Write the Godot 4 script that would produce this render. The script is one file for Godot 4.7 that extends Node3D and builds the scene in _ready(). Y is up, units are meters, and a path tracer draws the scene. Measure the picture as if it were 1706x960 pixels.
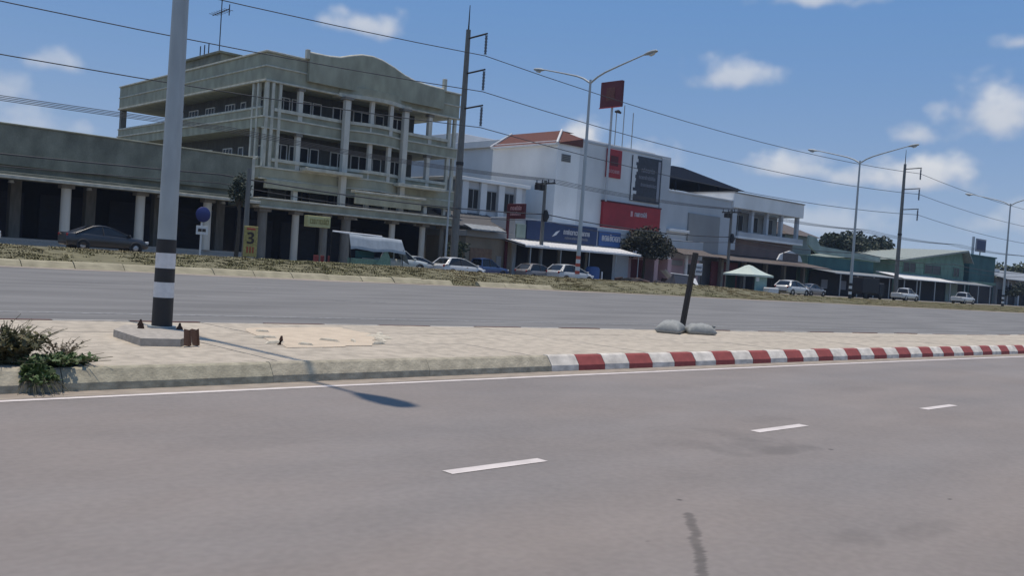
extends Node3D

var rng := RandomNumberGenerator.new()
var taken := {}
var box_cache := {}
var T := {}
var M := {}

# ---------------------------------------------------------------- helpers
func numbered(called: String) -> String:
	if not taken.has(called):
		taken[called] = 0
		return called
	taken[called] += 1
	return "%s_%03d" % [called, taken[called]]

func meta(o: Node, label := "", category := "", group := "", kind := ""):
	if label != "": o.set_meta("label", label)
	if category != "": o.set_meta("category", category)
	if group != "": o.set_meta("group", group)
	if kind != "": o.set_meta("kind", kind)
	return o

func thing(called: String, label: String, category: String, at := Vector3.ZERO, group := "", turn := 0.0) -> Node3D:
	var o := Node3D.new()
	o.name = numbered(called)
	add_child(o)
	o.position = at
	o.rotation.y = turn
	meta(o, label, category, group)
	return o

func structure(called: String) -> Node3D:
	var o := Node3D.new()
	o.name = numbered(called)
	add_child(o)
	o.set_meta("kind", "structure")
	return o

func off(o: Node) -> Vector3:
	var v := Vector3.ZERO
	while o != self:
		v += o.position
		o = o.get_parent()
	return v

func mi(parent: Node, called: String, mesh: Mesh, m: Material, at := Vector3.ZERO) -> MeshInstance3D:
	var o := MeshInstance3D.new()
	o.mesh = mesh
	o.material_override = m
	o.name = numbered(called) if parent == self else called
	parent.add_child(o, true)
	o.position = at
	return o

# a box given by world bounds under an unturned parent
func bx(parent: Node, called: String, m: Material, x0: float, x1: float, y0: float, y1: float, z0: float, z1: float) -> MeshInstance3D:
	var s := Vector3(absf(x1 - x0), absf(y1 - y0), absf(z1 - z0))
	var key := s.snapped(Vector3.ONE * 0.001)
	if not box_cache.has(key):
		box_cache[key] = bevel_box(s)
	return mi(parent, called, box_cache[key], m, Vector3((x0 + x1) / 2, (y0 + y1) / 2, (z0 + z1) / 2) - off(parent))

func bevel_box(s: Vector3) -> ArrayMesh:
	var st := begin()
	add_box(st, Vector3.ZERO, s, minf(0.02, minf(s.x, minf(s.y, s.z)) * 0.2))
	return st.commit()

func begin() -> SurfaceTool:
	var st := SurfaceTool.new()
	st.begin(Mesh.PRIMITIVE_TRIANGLES)
	st.set_smooth_group(-1)
	return st

func done(st: SurfaceTool) -> ArrayMesh:
	st.generate_normals()
	return st.commit()

func tri(st: SurfaceTool, a: Vector3, b: Vector3, c: Vector3):
	st.add_vertex(a); st.add_vertex(b); st.add_vertex(c)

# triangle whose winding agrees with the given normal (front faces run clockwise)
func tri_n(st: SurfaceTool, a: Vector3, b: Vector3, c: Vector3, n: Vector3):
	st.set_normal(n)
	if (b - a).cross(c - a).dot(n) > 0.0: tri(st, a, c, b)
	else: tri(st, a, b, c)

func quad_n(st: SurfaceTool, a: Vector3, b: Vector3, c: Vector3, d: Vector3, n: Vector3):
	tri_n(st, a, b, c, n); tri_n(st, a, c, d, n)

# thin leaf with its own geometric normal
func leaf_quad(st: SurfaceTool, a: Vector3, b: Vector3, c: Vector3, d: Vector3):
	st.set_normal(-(b - a).cross(c - a).normalized())
	tri(st, a, b, c)
	st.set_normal(-(c - a).cross(d - a).normalized())
	tri(st, a, c, d)

func quad(st: SurfaceTool, a: Vector3, b: Vector3, c: Vector3, d: Vector3):
	tri(st, a, b, c); tri(st, a, c, d)

# box with chamfered edges, explicit normals
func add_box(st: SurfaceTool, c: Vector3, s: Vector3, b: float):
	var h := s / 2
	for ax in 3:
		var u := (ax + 1) % 3
		var v := (ax + 2) % 3
		for sg in [-1.0, 1.0]:
			var n := Vector3.ZERO
			n[ax] = sg
			var p := []
			for k in [[-1, -1], [1, -1], [1, 1], [-1, 1]]:
				var q := Vector3.ZERO
				q[ax] = sg * h[ax]; q[u] = k[0] * (h[u] - b); q[v] = k[1] * (h[v] - b)
				p.append(c + q)
			st.set_normal(n)
			if sg < 0: quad(st, p[0], p[1], p[2], p[3])
			else: quad(st, p[0], p[3], p[2], p[1])
		# edges along axis ax
		for su in [-1.0, 1.0]:
			for sv in [-1.0, 1.0]:
				var n := Vector3.ZERO
				n[u] = su; n[v] = sv
				st.set_normal(n.normalized())
				var a0 := Vector3.ZERO
				var a1 := Vector3.ZERO
				a0[u] = su * h[u]; a0[v] = sv * (h[v] - b)
				a1[u] = su * (h[u] - b); a1[v] = sv * h[v]
				var e := Vector3.ZERO
				e[ax] = h[ax] - b
				if su * sv > 0: quad(st, c + a0 - e, c + a0 + e, c + a1 + e, c + a1 - e)
				else: quad(st, c + a0 - e, c + a1 - e, c + a1 + e, c + a0 + e)
	for sx in [-1.0, 1.0]:
		for sy in [-1.0, 1.0]:
			for sz in [-1.0, 1.0]:
				st.set_normal(Vector3(sx, sy, sz).normalized())
				var i := c + Vector3(sx * h.x, sy * (h.y - b), sz * (h.z - b))
				var j := c + Vector3(sx * (h.x - b), sy * h.y, sz * (h.z - b))
				var k := c + Vector3(sx * (h.x - b), sy * (h.y - b), sz * h.z)
				if sx * sy * sz > 0: tri(st, i, k, j)
				else: tri(st, i, j, k)

func frame_at(d: Vector3) -> Array:
	var up := Vector3.UP if absf(d.y) < 0.95 else Vector3.RIGHT
	var u := d.cross(up).normalized()
	return [u, u.cross(d).normalized()]

# tube through points with a radius for each; smooth around
func add_tube(st: SurfaceTool, pts: Array, rad: Array, n := 10, caps := true, flat := 1.0):
	var rings := []
	for i in pts.size():
		var d: Vector3 = (pts[mini(i + 1, pts.size() - 1)] - pts[maxi(i - 1, 0)]).normalized()
		var f := frame_at(d)
		var ring := []
		for k in n:
			var a := TAU * k / n
			ring.append([pts[i] + (f[0] * cos(a) + f[1] * sin(a) * flat) * rad[i], (f[0] * cos(a) * flat + f[1] * sin(a)).normalized()])
		rings.append(ring)
	for i in rings.size() - 1:
		for k in n:
			var q := (k + 1) % n
			for v in [rings[i][k], rings[i][q], rings[i + 1][q], rings[i][k], rings[i + 1][q], rings[i + 1][k]]:
				st.set_normal(v[1]); st.add_vertex(v[0])
	if caps:
		for e in [0, rings.size() - 1]:
			var mid := Vector3.ZERO
			for v in rings[e]: mid += v[0]
			mid /= n
			var d: Vector3 = (pts[1] - pts[0]) * -1.0 if e == 0 else pts[-1] - pts[-2]
			for k in n:
				tri_n(st, mid, rings[e][k][0], rings[e][(k + 1) % n][0], d.normalized())

func tube(parent: Node, called: String, m: Material, pts: Array, rad, n := 10, flat := 1.0) -> MeshInstance3D:
	var o := off(parent)
	var p := []
	var r := []
	for i in pts.size():
		p.append(pts[i] - o)
		r.append(rad[i] if rad is Array else rad)
	var st := begin()
	add_tube(st, p, r, n, true, flat)
	return mi(parent, called, st.commit(), m)

# outline in x,z extruded in y (outline counter-clockwise or not: both sides are drawn)
func add_plate(st: SurfaceTool, poly: PackedVector2Array, y0: float, y1: float):
	var idx := Geometry2D.triangulate_polygon(poly)
	for i in range(0, idx.size(), 3):
		for y in [y0, y1]:
			var v := []
			for k in 3: v.append(Vector3(poly[idx[i + k]].x, y, poly[idx[i + k]].y))
			tri_n(st, v[0], v[1], v[2], Vector3.UP if y == y1 else Vector3.DOWN)
	for i in poly.size():
		var a := poly[i]
		var b := poly[(i + 1) % poly.size()]
		var t := (b - a).normalized()
		var sgn := -1.0 if Geometry2D.is_polygon_clockwise(poly) else 1.0
		quad_n(st, Vector3(a.x, y0, a.y), Vector3(a.x, y1, a.y), Vector3(b.x, y1, b.y), Vector3(b.x, y0, b.y), Vector3(t.y, 0, -t.x) * sgn)

func plate(parent: Node, called: String, m: Material, poly: PackedVector2Array, y0: float, y1: float) -> MeshInstance3D:
	var st := begin()
	var o := off(parent)
	var p := PackedVector2Array()
	for v in poly: p.append(v - Vector2(o.x, o.z))
	add_plate(st, p, y0 - o.y, y1 - o.y)
	return mi(parent, called, st.commit(), m)

# outline in x,y extruded in z
func prism(parent: Node, called: String, m: Material, poly: PackedVector2Array, z0: float, z1: float) -> MeshInstance3D:
	var st := begin()
	var o := off(parent)
	var idx := Geometry2D.triangulate_polygon(poly)
	for i in range(0, idx.size(), 3):
		for z in [z0, z1]:
			var v := []
			for k in 3: v.append(Vector3(poly[idx[i + k]].x, poly[idx[i + k]].y, z) - o)
			tri_n(st, v[0], v[1], v[2], Vector3(0, 0, 1) if (z == z1) == (z1 > z0) else Vector3(0, 0, -1))
	var sgn := -1.0 if Geometry2D.is_polygon_clockwise(poly) else 1.0
	for i in poly.size():
		var a := poly[i]
		var b := poly[(i + 1) % poly.size()]
		var t := (b - a).normalized()
		quad_n(st, Vector3(a.x, a.y, z0) - o, Vector3(a.x, a.y, z1) - o, Vector3(b.x, b.y, z1) - o, Vector3(b.x, b.y, z0) - o, Vector3(t.y, -t.x, 0) * sgn)
	return mi(parent, called, st.commit(), m)

# closed solid from flat faces (arrays of points, world)
func solid(parent: Node, called: String, m: Material, faces: Array) -> MeshInstance3D:
	var st := begin()
	var o := off(parent)
	for f in faces:
		for i in range(1, f.size() - 1):
			tri(st, f[0] - o, f[i] - o, f[i + 1] - o)
	return mi(parent, called, done(st), m)

# profile in (z, y) swept along x with ends
func extrude_x(prof: Array, length: float) -> ArrayMesh:
	var st := begin()
	var h := length / 2
	var n := prof.size()
	for i in n:
		var a: Vector2 = prof[i]
		var b: Vector2 = prof[(i + 1) % n]
		quad(st, Vector3(-h, a.y, a.x), Vector3(-h, b.y, b.x), Vector3(h, b.y, b.x), Vector3(h, a.y, a.x))
	for i in range(1, n - 1):
		tri(st, Vector3(-h, prof[0].y, prof[0].x), Vector3(-h, prof[i + 1].y, prof[i + 1].x), Vector3(-h, prof[i].y, prof[i].x))
		tri(st, Vector3(h, prof[0].y, prof[0].x), Vector3(h, prof[i].y, prof[i].x), Vector3(h, prof[i + 1].y, prof[i + 1].x))
	return done(st)

# ---------------------------------------------------------------- materials
func noise_tex(seed_: int, freq: float, lo: float, hi: float, oct := 4, fine := 0.0, size := 512, power := 1.0) -> ImageTexture:
	var n := FastNoiseLite.new()
	n.seed = seed_; n.frequency = freq; n.fractal_octaves = oct
	var im := n.get_seamless_image(size, size)
	im.convert(Image.FORMAT_L8)
	var d := im.get_data()
	var g: PackedByteArray
	if fine > 0.0:
		var f := FastNoiseLite.new()
		f.seed = seed_ + 7; f.frequency = 0.35; f.fractal_octaves = 2
		var fi := f.get_seamless_image(size, size)
		fi.convert(Image.FORMAT_L8)
		g = fi.get_data()
	var curve := PackedByteArray()
	for i in d.size():
		var v := pow(d[i] / 255.0, power)
		var w := lerpf(lo, hi, v)
		if fine > 0.0: w *= 1.0 + fine * (g[i] / 255.0 - 0.5)
		d[i] = int(clampf(pow(clampf(w, 0.0, 1.0), 1.0 / 2.2), 0.0, 1.0) * 255.0)
	return ImageTexture.create_from_image(Image.create_from_data(size, size, false, Image.FORMAT_L8, d))

func normal_tex(seed_: int, freq: float, strength: float, size := 512) -> NoiseTexture2D:
	var n := FastNoiseLite.new()
	n.seed = seed_; n.frequency = freq; n.fractal_octaves = 4
	var t := NoiseTexture2D.new()
	t.width = size; t.height = size; t.seamless = true; t.as_normal_map = true; t.bump_strength = strength; t.noise = n
	return t

# r, g, b are real-world (linear) base colours
func mat(r: float, g: float, b: float, rough := 0.85, tex: Texture2D = null, scale := Vector3.ONE, metal := 0.0, nrm: Texture2D = null, nscale := 1.0) -> StandardMaterial3D:
	var m := StandardMaterial3D.new()
	m.albedo_color = Color(r, g, b).linear_to_srgb()
	m.roughness = rough
	m.metallic = metal
	if tex:
		m.albedo_texture = tex
	if nrm:
		m.normal_enabled = true
		m.normal_texture = nrm
		m.normal_scale = nscale
	if tex or nrm:
		m.uv1_triplanar = true
		m.uv1_world_triplanar = true
		m.uv1_scale = scale
	return m

func make_materials():
	T.grain = noise_tex(3, 0.05, 0.82, 1.0, 4, 0.25)
	T.blotch = noise_tex(11, 0.012, 0.62, 1.0, 5, 0.18)
	T.soft = noise_tex(17, 0.008, 0.8, 1.0, 4, 0.08)
	T.dirt = noise_tex(23, 0.02, 0.45, 1.0, 5, 0.3)
	T.rough_n = normal_tex(5, 0.08, 5.0)
	var wall := Vector3(0.05, 0.03, 0.05)
	M.far_asphalt = mat(0.205, 0.200, 0.194, 0.9, T.blotch, Vector3(0.02, 0.1, 0.11))
	M.rest_asphalt = mat(0.240, 0.220, 0.205, 0.9, T.blotch, Vector3(0.09, 0.09, 0.09))
	M.line = mat(0.66, 0.60, 0.57, 0.85, T.soft, Vector3(0.9, 0.9, 0.9))
	M.far_line = mat(0.34, 0.34, 0.34, 0.8, T.dirt, Vector3(0.6, 0.6, 0.6))
	M.gutter = mat(0.36, 0.305, 0.25, 0.95, T.blotch, Vector3(0.5, 0.5, 0.9))
	M.sand = mat(0.60, 0.50, 0.38, 0.98, T.soft, Vector3(0.7, 0.7, 0.7), 0.0, T.rough_n, 0.6)
	M.slab = []
	for k in 5:
		var f: float = [1.0, 0.96, 1.03, 0.98, 1.01][k]
		M.slab.append(mat(0.525 * f, 0.460 * f, 0.370 * f, 0.95, T.blotch, Vector3(0.45 + 0.07 * k, 0.5, 0.45 + 0.05 * k), 0.0, T.rough_n, 0.35))
	M.joint = mat(0.38, 0.34, 0.28, 1.0, T.dirt, Vector3(1, 1, 1))
	M.kerb_raw = [mat(0.46, 0.42, 0.31, 0.95, T.dirt, Vector3(0.6, 1.1, 0.6), 0.0, T.rough_n, 0.4), mat(0.50, 0.45, 0.34, 0.95, T.dirt, Vector3(0.5, 0.9, 0.7), 0.0, T.rough_n, 0.4)]
	M.kerb_white = mat(0.84, 0.78, 0.69, 0.85, T.dirt, Vector3(0.35, 0.8, 0.35))
	M.kerb_red = mat(0.34, 0.075, 0.068, 0.8, T.blotch, Vector3(0.9, 1.4, 0.9))
	M.kerb_dull_red = mat(0.22, 0.10, 0.085, 0.85, T.dirt, Vector3(0.8, 0.8, 0.8))
	M.concrete = mat(0.44, 0.40, 0.35, 0.95, T.blotch, Vector3(1.2, 1.2, 1.2), 0.0, T.rough_n, 0.4)
	M.galv = mat(0.36, 0.40, 0.41, 0.55, T.soft, Vector3(1.5, 0.3, 1.5), 0.15)
	M.lamp_grey = mat(0.42, 0.45, 0.46, 0.5, T.soft, Vector3(0.5, 0.2, 0.5), 0.1)
	M.black = mat(0.016, 0.016, 0.018, 0.6, T.grain, Vector3(2, 2, 2))
	M.white = mat(0.66, 0.66, 0.66, 0.6, T.soft, Vector3(2, 2, 2))
	M.red_band = mat(0.42, 0.07, 0.04, 0.6)
	M.rust = mat(0.085, 0.042, 0.028, 0.9, T.dirt, Vector3(4, 4, 4))
	M.dark_steel = mat(0.030, 0.026, 0.024, 0.7, T.dirt, Vector3(3, 3, 3))
	M.lens = mat(0.55, 0.57, 0.58, 0.25)
	M.pole_con = mat(0.20, 0.195, 0.18, 0.9, T.blotch, Vector3(0.7, 0.15, 0.7))
	M.insulator = mat(0.10, 0.11, 0.13, 0.4)
	M.wire = mat(0.035, 0.038, 0.045, 0.7)
	M.render_grey = mat(0.27, 0.275, 0.215, 0.95, T.dirt, Vector3(0.06, 0.035, 0.06))
	M.render_cream = mat(0.40, 0.395, 0.295, 0.92, T.blotch, Vector3(0.12, 0.05, 0.12))
	M.render_trim = mat(0.62, 0.60, 0.50, 0.9, T.blotch, Vector3(0.2, 0.12, 0.2))
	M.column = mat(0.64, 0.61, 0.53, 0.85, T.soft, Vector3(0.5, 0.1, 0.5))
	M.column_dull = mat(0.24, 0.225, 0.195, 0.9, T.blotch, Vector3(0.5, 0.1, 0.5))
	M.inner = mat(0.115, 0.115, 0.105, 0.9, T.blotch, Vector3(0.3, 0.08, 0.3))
	M.shop_shade = mat(0.016, 0.016, 0.020, 0.8, T.blotch, Vector3(0.4, 0.2, 0.4))  # near-black: puts the shade inside the shops into the colour
	M.shutter = mat(0.028, 0.030, 0.042, 0.6, T.soft, Vector3(0.4, 0.4, 0.4))
	M.glass = mat(0.015, 0.017, 0.02, 0.3)
	M.glass.metallic_specular = 0.3
	M.frame_white = mat(0.72, 0.71, 0.68, 0.6)
	M.wall_white = mat(0.68, 0.69, 0.69, 0.85, T.soft, wall)
	M.wall_bright = mat(0.84, 0.84, 0.82, 0.85, T.soft, wall)  # lighter white; on the tiled-roof wing it carries the sunlit left face
	M.wall_pale = mat(0.50, 0.52, 0.54, 0.88, T.soft, wall)
	M.wall_grey = mat(0.30, 0.30, 0.295, 0.9, T.soft, wall)
	M.wall_beige = mat(0.33, 0.27, 0.20, 0.9, T.blotch, wall)
	M.wall_brown = mat(0.23, 0.17, 0.155, 0.9, T.blotch, wall)
	M.wall_pink = mat(0.52, 0.36, 0.38, 0.9, T.soft, wall)
	M.wall_green = mat(0.17, 0.29, 0.225, 0.88, T.blotch, Vector3(0.12, 0.05, 0.12))
	M.wall_mint = mat(0.34, 0.43, 0.38, 0.88, T.blotch, wall)
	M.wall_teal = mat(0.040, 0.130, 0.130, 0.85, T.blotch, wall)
	M.roof_tile = mat(0.17, 0.060, 0.045, 0.85, T.dirt, Vector3(0.4, 0.4, 0.4))
	M.roof_navy = mat(0.010, 0.014, 0.024, 1.0)
	M.roof_navy.metallic_specular = 0.15
	M.roof_metal = mat(0.34, 0.36, 0.37, 0.5, T.blotch, Vector3(0.2, 0.2, 0.2), 0.3)
	M.roof_dark = mat(0.10, 0.10, 0.105, 0.7, T.dirt, Vector3(0.3, 0.3, 0.3))
	M.roof_white = mat(0.68, 0.68, 0.68, 0.6, T.soft, Vector3(0.3, 0.3, 0.3))
	M.roof_brown = mat(0.15, 0.125, 0.115, 0.85, T.dirt, Vector3(0.3, 0.3, 0.3))
	M.sign_red = mat(0.36, 0.022, 0.030, 0.6, T.soft, Vector3(0.2, 0.2, 0.2))
	M.sign_maroon = mat(0.11, 0.016, 0.022, 0.7, T.soft, Vector3(0.2, 0.2, 0.2))
	M.sign_blue = mat(0.015, 0.038, 0.115, 0.6, T.soft, Vector3(0.3, 0.3, 0.3))
	M.sign_round = mat(0.013, 0.022, 0.13, 0.5)
	M.sign_yellow = mat(0.44, 0.37, 0.12, 0.6, T.dirt, Vector3(0.5, 0.5, 0.5))
	M.sign_cream = mat(0.52, 0.50, 0.24, 0.6, T.soft, Vector3(0.5, 0.5, 0.5))
	M.poster = mat(0.035, 0.040, 0.058, 0.55, T.dirt, Vector3(0.2, 0.2, 0.2))
	M.ink_white = mat(0.62, 0.63, 0.66, 0.7)
	M.ink_grey = mat(0.26, 0.27, 0.31, 0.7)
	M.ink_pink = mat(0.60, 0.35, 0.36, 0.7)
	M.ink_dark = mat(0.035, 0.022, 0.018, 0.7)
	M.ink_red = mat(0.35, 0.05, 0.03, 0.7)
	M.tarp = mat(0.33, 0.38, 0.43, 0.7, T.soft, Vector3(0.6, 0.6, 0.6))
	M.tarp_green = mat(0.19, 0.30, 0.22, 0.75, T.blotch, Vector3(0.6, 0.6, 0.6))
	M.tent_roof = mat(0.52, 0.60, 0.54, 0.7, T.soft, Vector3(0.5, 0.5, 0.5))
	M.tent_side = mat(0.30, 0.46, 0.44, 0.7, T.soft, Vector3(0.5, 0.5, 0.5))
	M.tent_dark = mat(0.02, 0.055, 0.05, 0.8)
	M.blue_plastic = mat(0.03, 0.09, 0.27, 0.5, T.soft, Vector3(1, 1, 1))
	M.red_plastic = mat(0.22, 0.035, 0.03, 0.6, T.soft, Vector3(1, 1, 1))
	M.yellow_kerb = mat(0.43, 0.39, 0.27, 0.9, T.dirt, Vector3(0.10, 0.5, 0.3))
	M.verge_soil = mat(0.185, 0.170, 0.098, 1.0, T.blotch, Vector3(0.12, 0.12, 0.12))
	M.lot = mat(0.26, 0.235, 0.20, 0.95, T.blotch, Vector3(0.1, 0.1, 0.1))
	M.ground = mat(0.20, 0.185, 0.13, 1.0, T.dirt, Vector3(0.03, 0.03, 0.03))
	M.tyre = mat(0.018, 0.018, 0.018, 0.9)
	M.rim = mat(0.38, 0.38, 0.39, 0.35, null, Vector3.ONE, 0.7)
	M.car_glass = mat(0.012, 0.014, 0.018, 0.06)
	M.headlight = mat(0.60, 0.62, 0.62, 0.15)
	M.taillight = mat(0.30, 0.015, 0.012, 0.25)
	M.plastic = mat(0.03, 0.03, 0.032, 0.7)
	M.bark = mat(0.09, 0.075, 0.055, 0.95, T.dirt, Vector3(1.5, 0.4, 1.5))
	M.bag = mat(0.36, 0.37, 0.355, 0.8, T.blotch, Vector3(2.5, 2.5, 2.5), 0.0, T.rough_n, 0.7)
	M.rubble = mat(0.68, 0.62, 0.50, 0.95, T.blotch, Vector3(3, 3, 3))
	M.shutter_brown = mat(0.30, 0.185, 0.12, 0.85, T.blotch, Vector3(0.3, 0.2, 0.3))
	M.roof_pale = mat(0.36, 0.40, 0.36, 0.7, T.dirt, Vector3(0.2, 0.2, 0.2))
	M.dry_stem = mat(0.10, 0.095, 0.055, 0.95)

func paint(r: float, g: float, b: float) -> StandardMaterial3D:
	var m := mat(r, g, b, 0.32, T.soft, Vector3(0.8, 0.8, 0.8))
	m.clearcoat_enabled = true
	m.clearcoat = 0.6
	m.clearcoat_roughness = 0.12
	return m

func leaf_mat(r: float, g: float, b: float) -> StandardMaterial3D:
	var m := mat(r, g, b, 0.7)
	m.vertex_color_use_as_albedo = true
	m.backlight_enabled = true
	m.backlight = Color(r * 0.5, g * 0.6, b * 0.3).linear_to_srgb()
	m.cull_mode = BaseMaterial3D.CULL_DISABLED
	return m

# ---------------------------------------------------------------- sky
func make_sky() -> ImageTexture:
	var w := 4096
	var h := 2048
	var im := Image.create(w, h, false, Image.FORMAT_RGB8)
	for y in h:
		var el := 90.0 - (y + 0.5) / h * 180.0
		var t := pow(1.0 - clampf(el / 90.0, 0.0, 1.0), 10.5)
		var c := Color(0.105, 0.258, 0.552).lerp(Color(0.445, 0.540, 0.650), t)
		if el < 0.0: c = Color(0.30, 0.29, 0.26)
		im.fill_rect(Rect2i(0, y, w, 1), c.linear_to_srgb())
	var n := FastNoiseLite.new()
	n.seed = 41; n.frequency = 0.22; n.fractal_octaves = 5
	# azimuth and elevation in degrees, half width, half height, density
	var clouds := [
		[16.4, 9.3, 1.9, 1.0, 0.55], [33.3, 13.5, 3.0, 1.2, 0.75], [46.9, 7.9, 1.6, 1.7, 1.0], [55.8, 11.9, 3.0, 1.4, 0.72],
		[59.0, 6.7, 3.3, 1.15, 0.85], [60.0, 16.2, 3.9, 0.8, 0.75], [66.6, 6.4, 3.6, 1.8, 1.0], [66.1, 8.7, 1.9, 1.1, 0.7],
		[70.3, 9.8, 3.6, 2.2, 0.85], [70.8, 13.6, 1.4, 0.6, 0.6], [13.6, 7.6, 2.2, 1.3, 0.5], [51.3, 6.9, 2.6, 1.3, 0.6],
		[63.0, 6.2, 2.4, 1.0, 0.8], [14.6, 5.6, 4.5, 1.6, 0.45], [73.0, 4.0, 5.0, 1.6, 0.5], [61.0, 3.6, 6.0, 1.4, 0.45],
	]
	var r := RandomNumberGenerator.new()
	r.seed = 9
	while clouds.size() < 150:   # larger clouds added out of view to whiten the skylight
		var az := r.randf_range(-180.0, 180.0)
		var el := r.randf_range(4.0, 60.0)
		if az > 6.0 and az < 80.0 and el < 26.0: continue
		clouds.append([az, el, r.randf_range(3.0, 9.0), r.randf_range(1.5, 4.5), r.randf_range(0.6, 1.0)])
	for c in clouds:
		var ex: float = c[2] * 1.9 / cos(deg_to_rad(c[1]))
		var ey: float = c[3] * 2.0
		var x0 := int((c[0] - ex) / 360.0 * w)
		var x1 := int((c[0] + ex) / 360.0 * w)
		var y0 := int((90.0 - c[1] - ey) / 180.0 * h)
		var y1 := int((90.0 - c[1] + ey) / 180.0 * h)
		for y in range(maxi(y0, 0), mini(y1, h / 2 - 1)):
			var el := 90.0 - (y + 0.5) / h * 180.0
			for x in range(x0, x1):
				var az := (x + 0.5) / w * 360.0
				var u: float = (az - c[0]) * cos(deg_to_rad(c[1])) / c[2]
				var v: float = (el - c[1]) / c[3]
				if v < 0.0: v *= 1.7   # flat bases
				var k := n.get_noise_3d(az * 1.7, el * 2.2, c[0]) * 0.62
				var a: float = smoothstep(-0.05, 0.95, 1.0 - sqrt(u * u + v * v) + k) * c[4]
				if a <= 0.004: continue
				var px := posmod(x, w)
				var bg := im.get_pixel(px, y).srgb_to_linear()
				var lift := clampf(0.5 + 0.5 * v + k * 0.5, 0.0, 1.0)   # the sun is overhead: tops are whiter than bases
				var cc := Color(0.50, 0.54, 0.63).lerp(Color(0.74, 0.76, 0.79), lift)
				im.set_pixel(px, y, bg.lerp(cc, clampf(a, 0.0, 0.95)).linear_to_srgb())
	return ImageTexture.create_from_image(im)

func setup_view():
	var cam := Camera3D.new()
	cam.name = "camera"
	cam.fov = 34.41
	cam.near = 0.1
	cam.far = 6000.0
	add_child(cam)
	var az := deg_to_rad(43.2)
	var pitch := -atan(37.9 / 1550.0)
	var roll := deg_to_rad(3.85)
	var f := Vector3(sin(az) * cos(pitch), sin(pitch), -cos(az) * cos(pitch))
	var r0 := Vector3(cos(az), 0, sin(az))
	var u0 := r0.cross(f)
	cam.transform = Transform3D(Basis(r0 * cos(roll) + u0 * sin(roll), u0 * cos(roll) - r0 * sin(roll), -f), Vector3(0, 1.35, 0))
	cam.current = true
	var env := Environment.new()
	env.background_mode = Environment.BG_SKY
	var sky := Sky.new()
	var pan := PanoramaSkyMaterial.new()
	pan.panorama = make_sky()
	sky.sky_material = pan
	env.sky = sky
	env.tonemap_mode = Environment.TONE_MAPPER_LINEAR
	env.tonemap_exposure = 1.0
	env.sdfgi_enabled = true
	env.ssao_enabled = true
	env.ssil_enabled = true
	env.fog_enabled = true
	env.fog_density = 0.00022
	env.fog_light_color = Color(0.62, 0.70, 0.82)
	var we := WorldEnvironment.new()
	we.name = "environment"
	we.environment = env
	add_child(we)
	var sun := DirectionalLight3D.new()
	sun.name = "sun"
	sun.light_energy = 1.15
	sun.light_angular_distance = 0.53
	sun.light_color = Color(1.0, 0.95, 0.88)
	sun.shadow_enabled = true
	add_child(sun)
	sun.look_at_from_position(Vector3(0, 50, 0), Vector3(0.03, 49, 0.08), Vector3(1, 0, 0))

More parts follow.
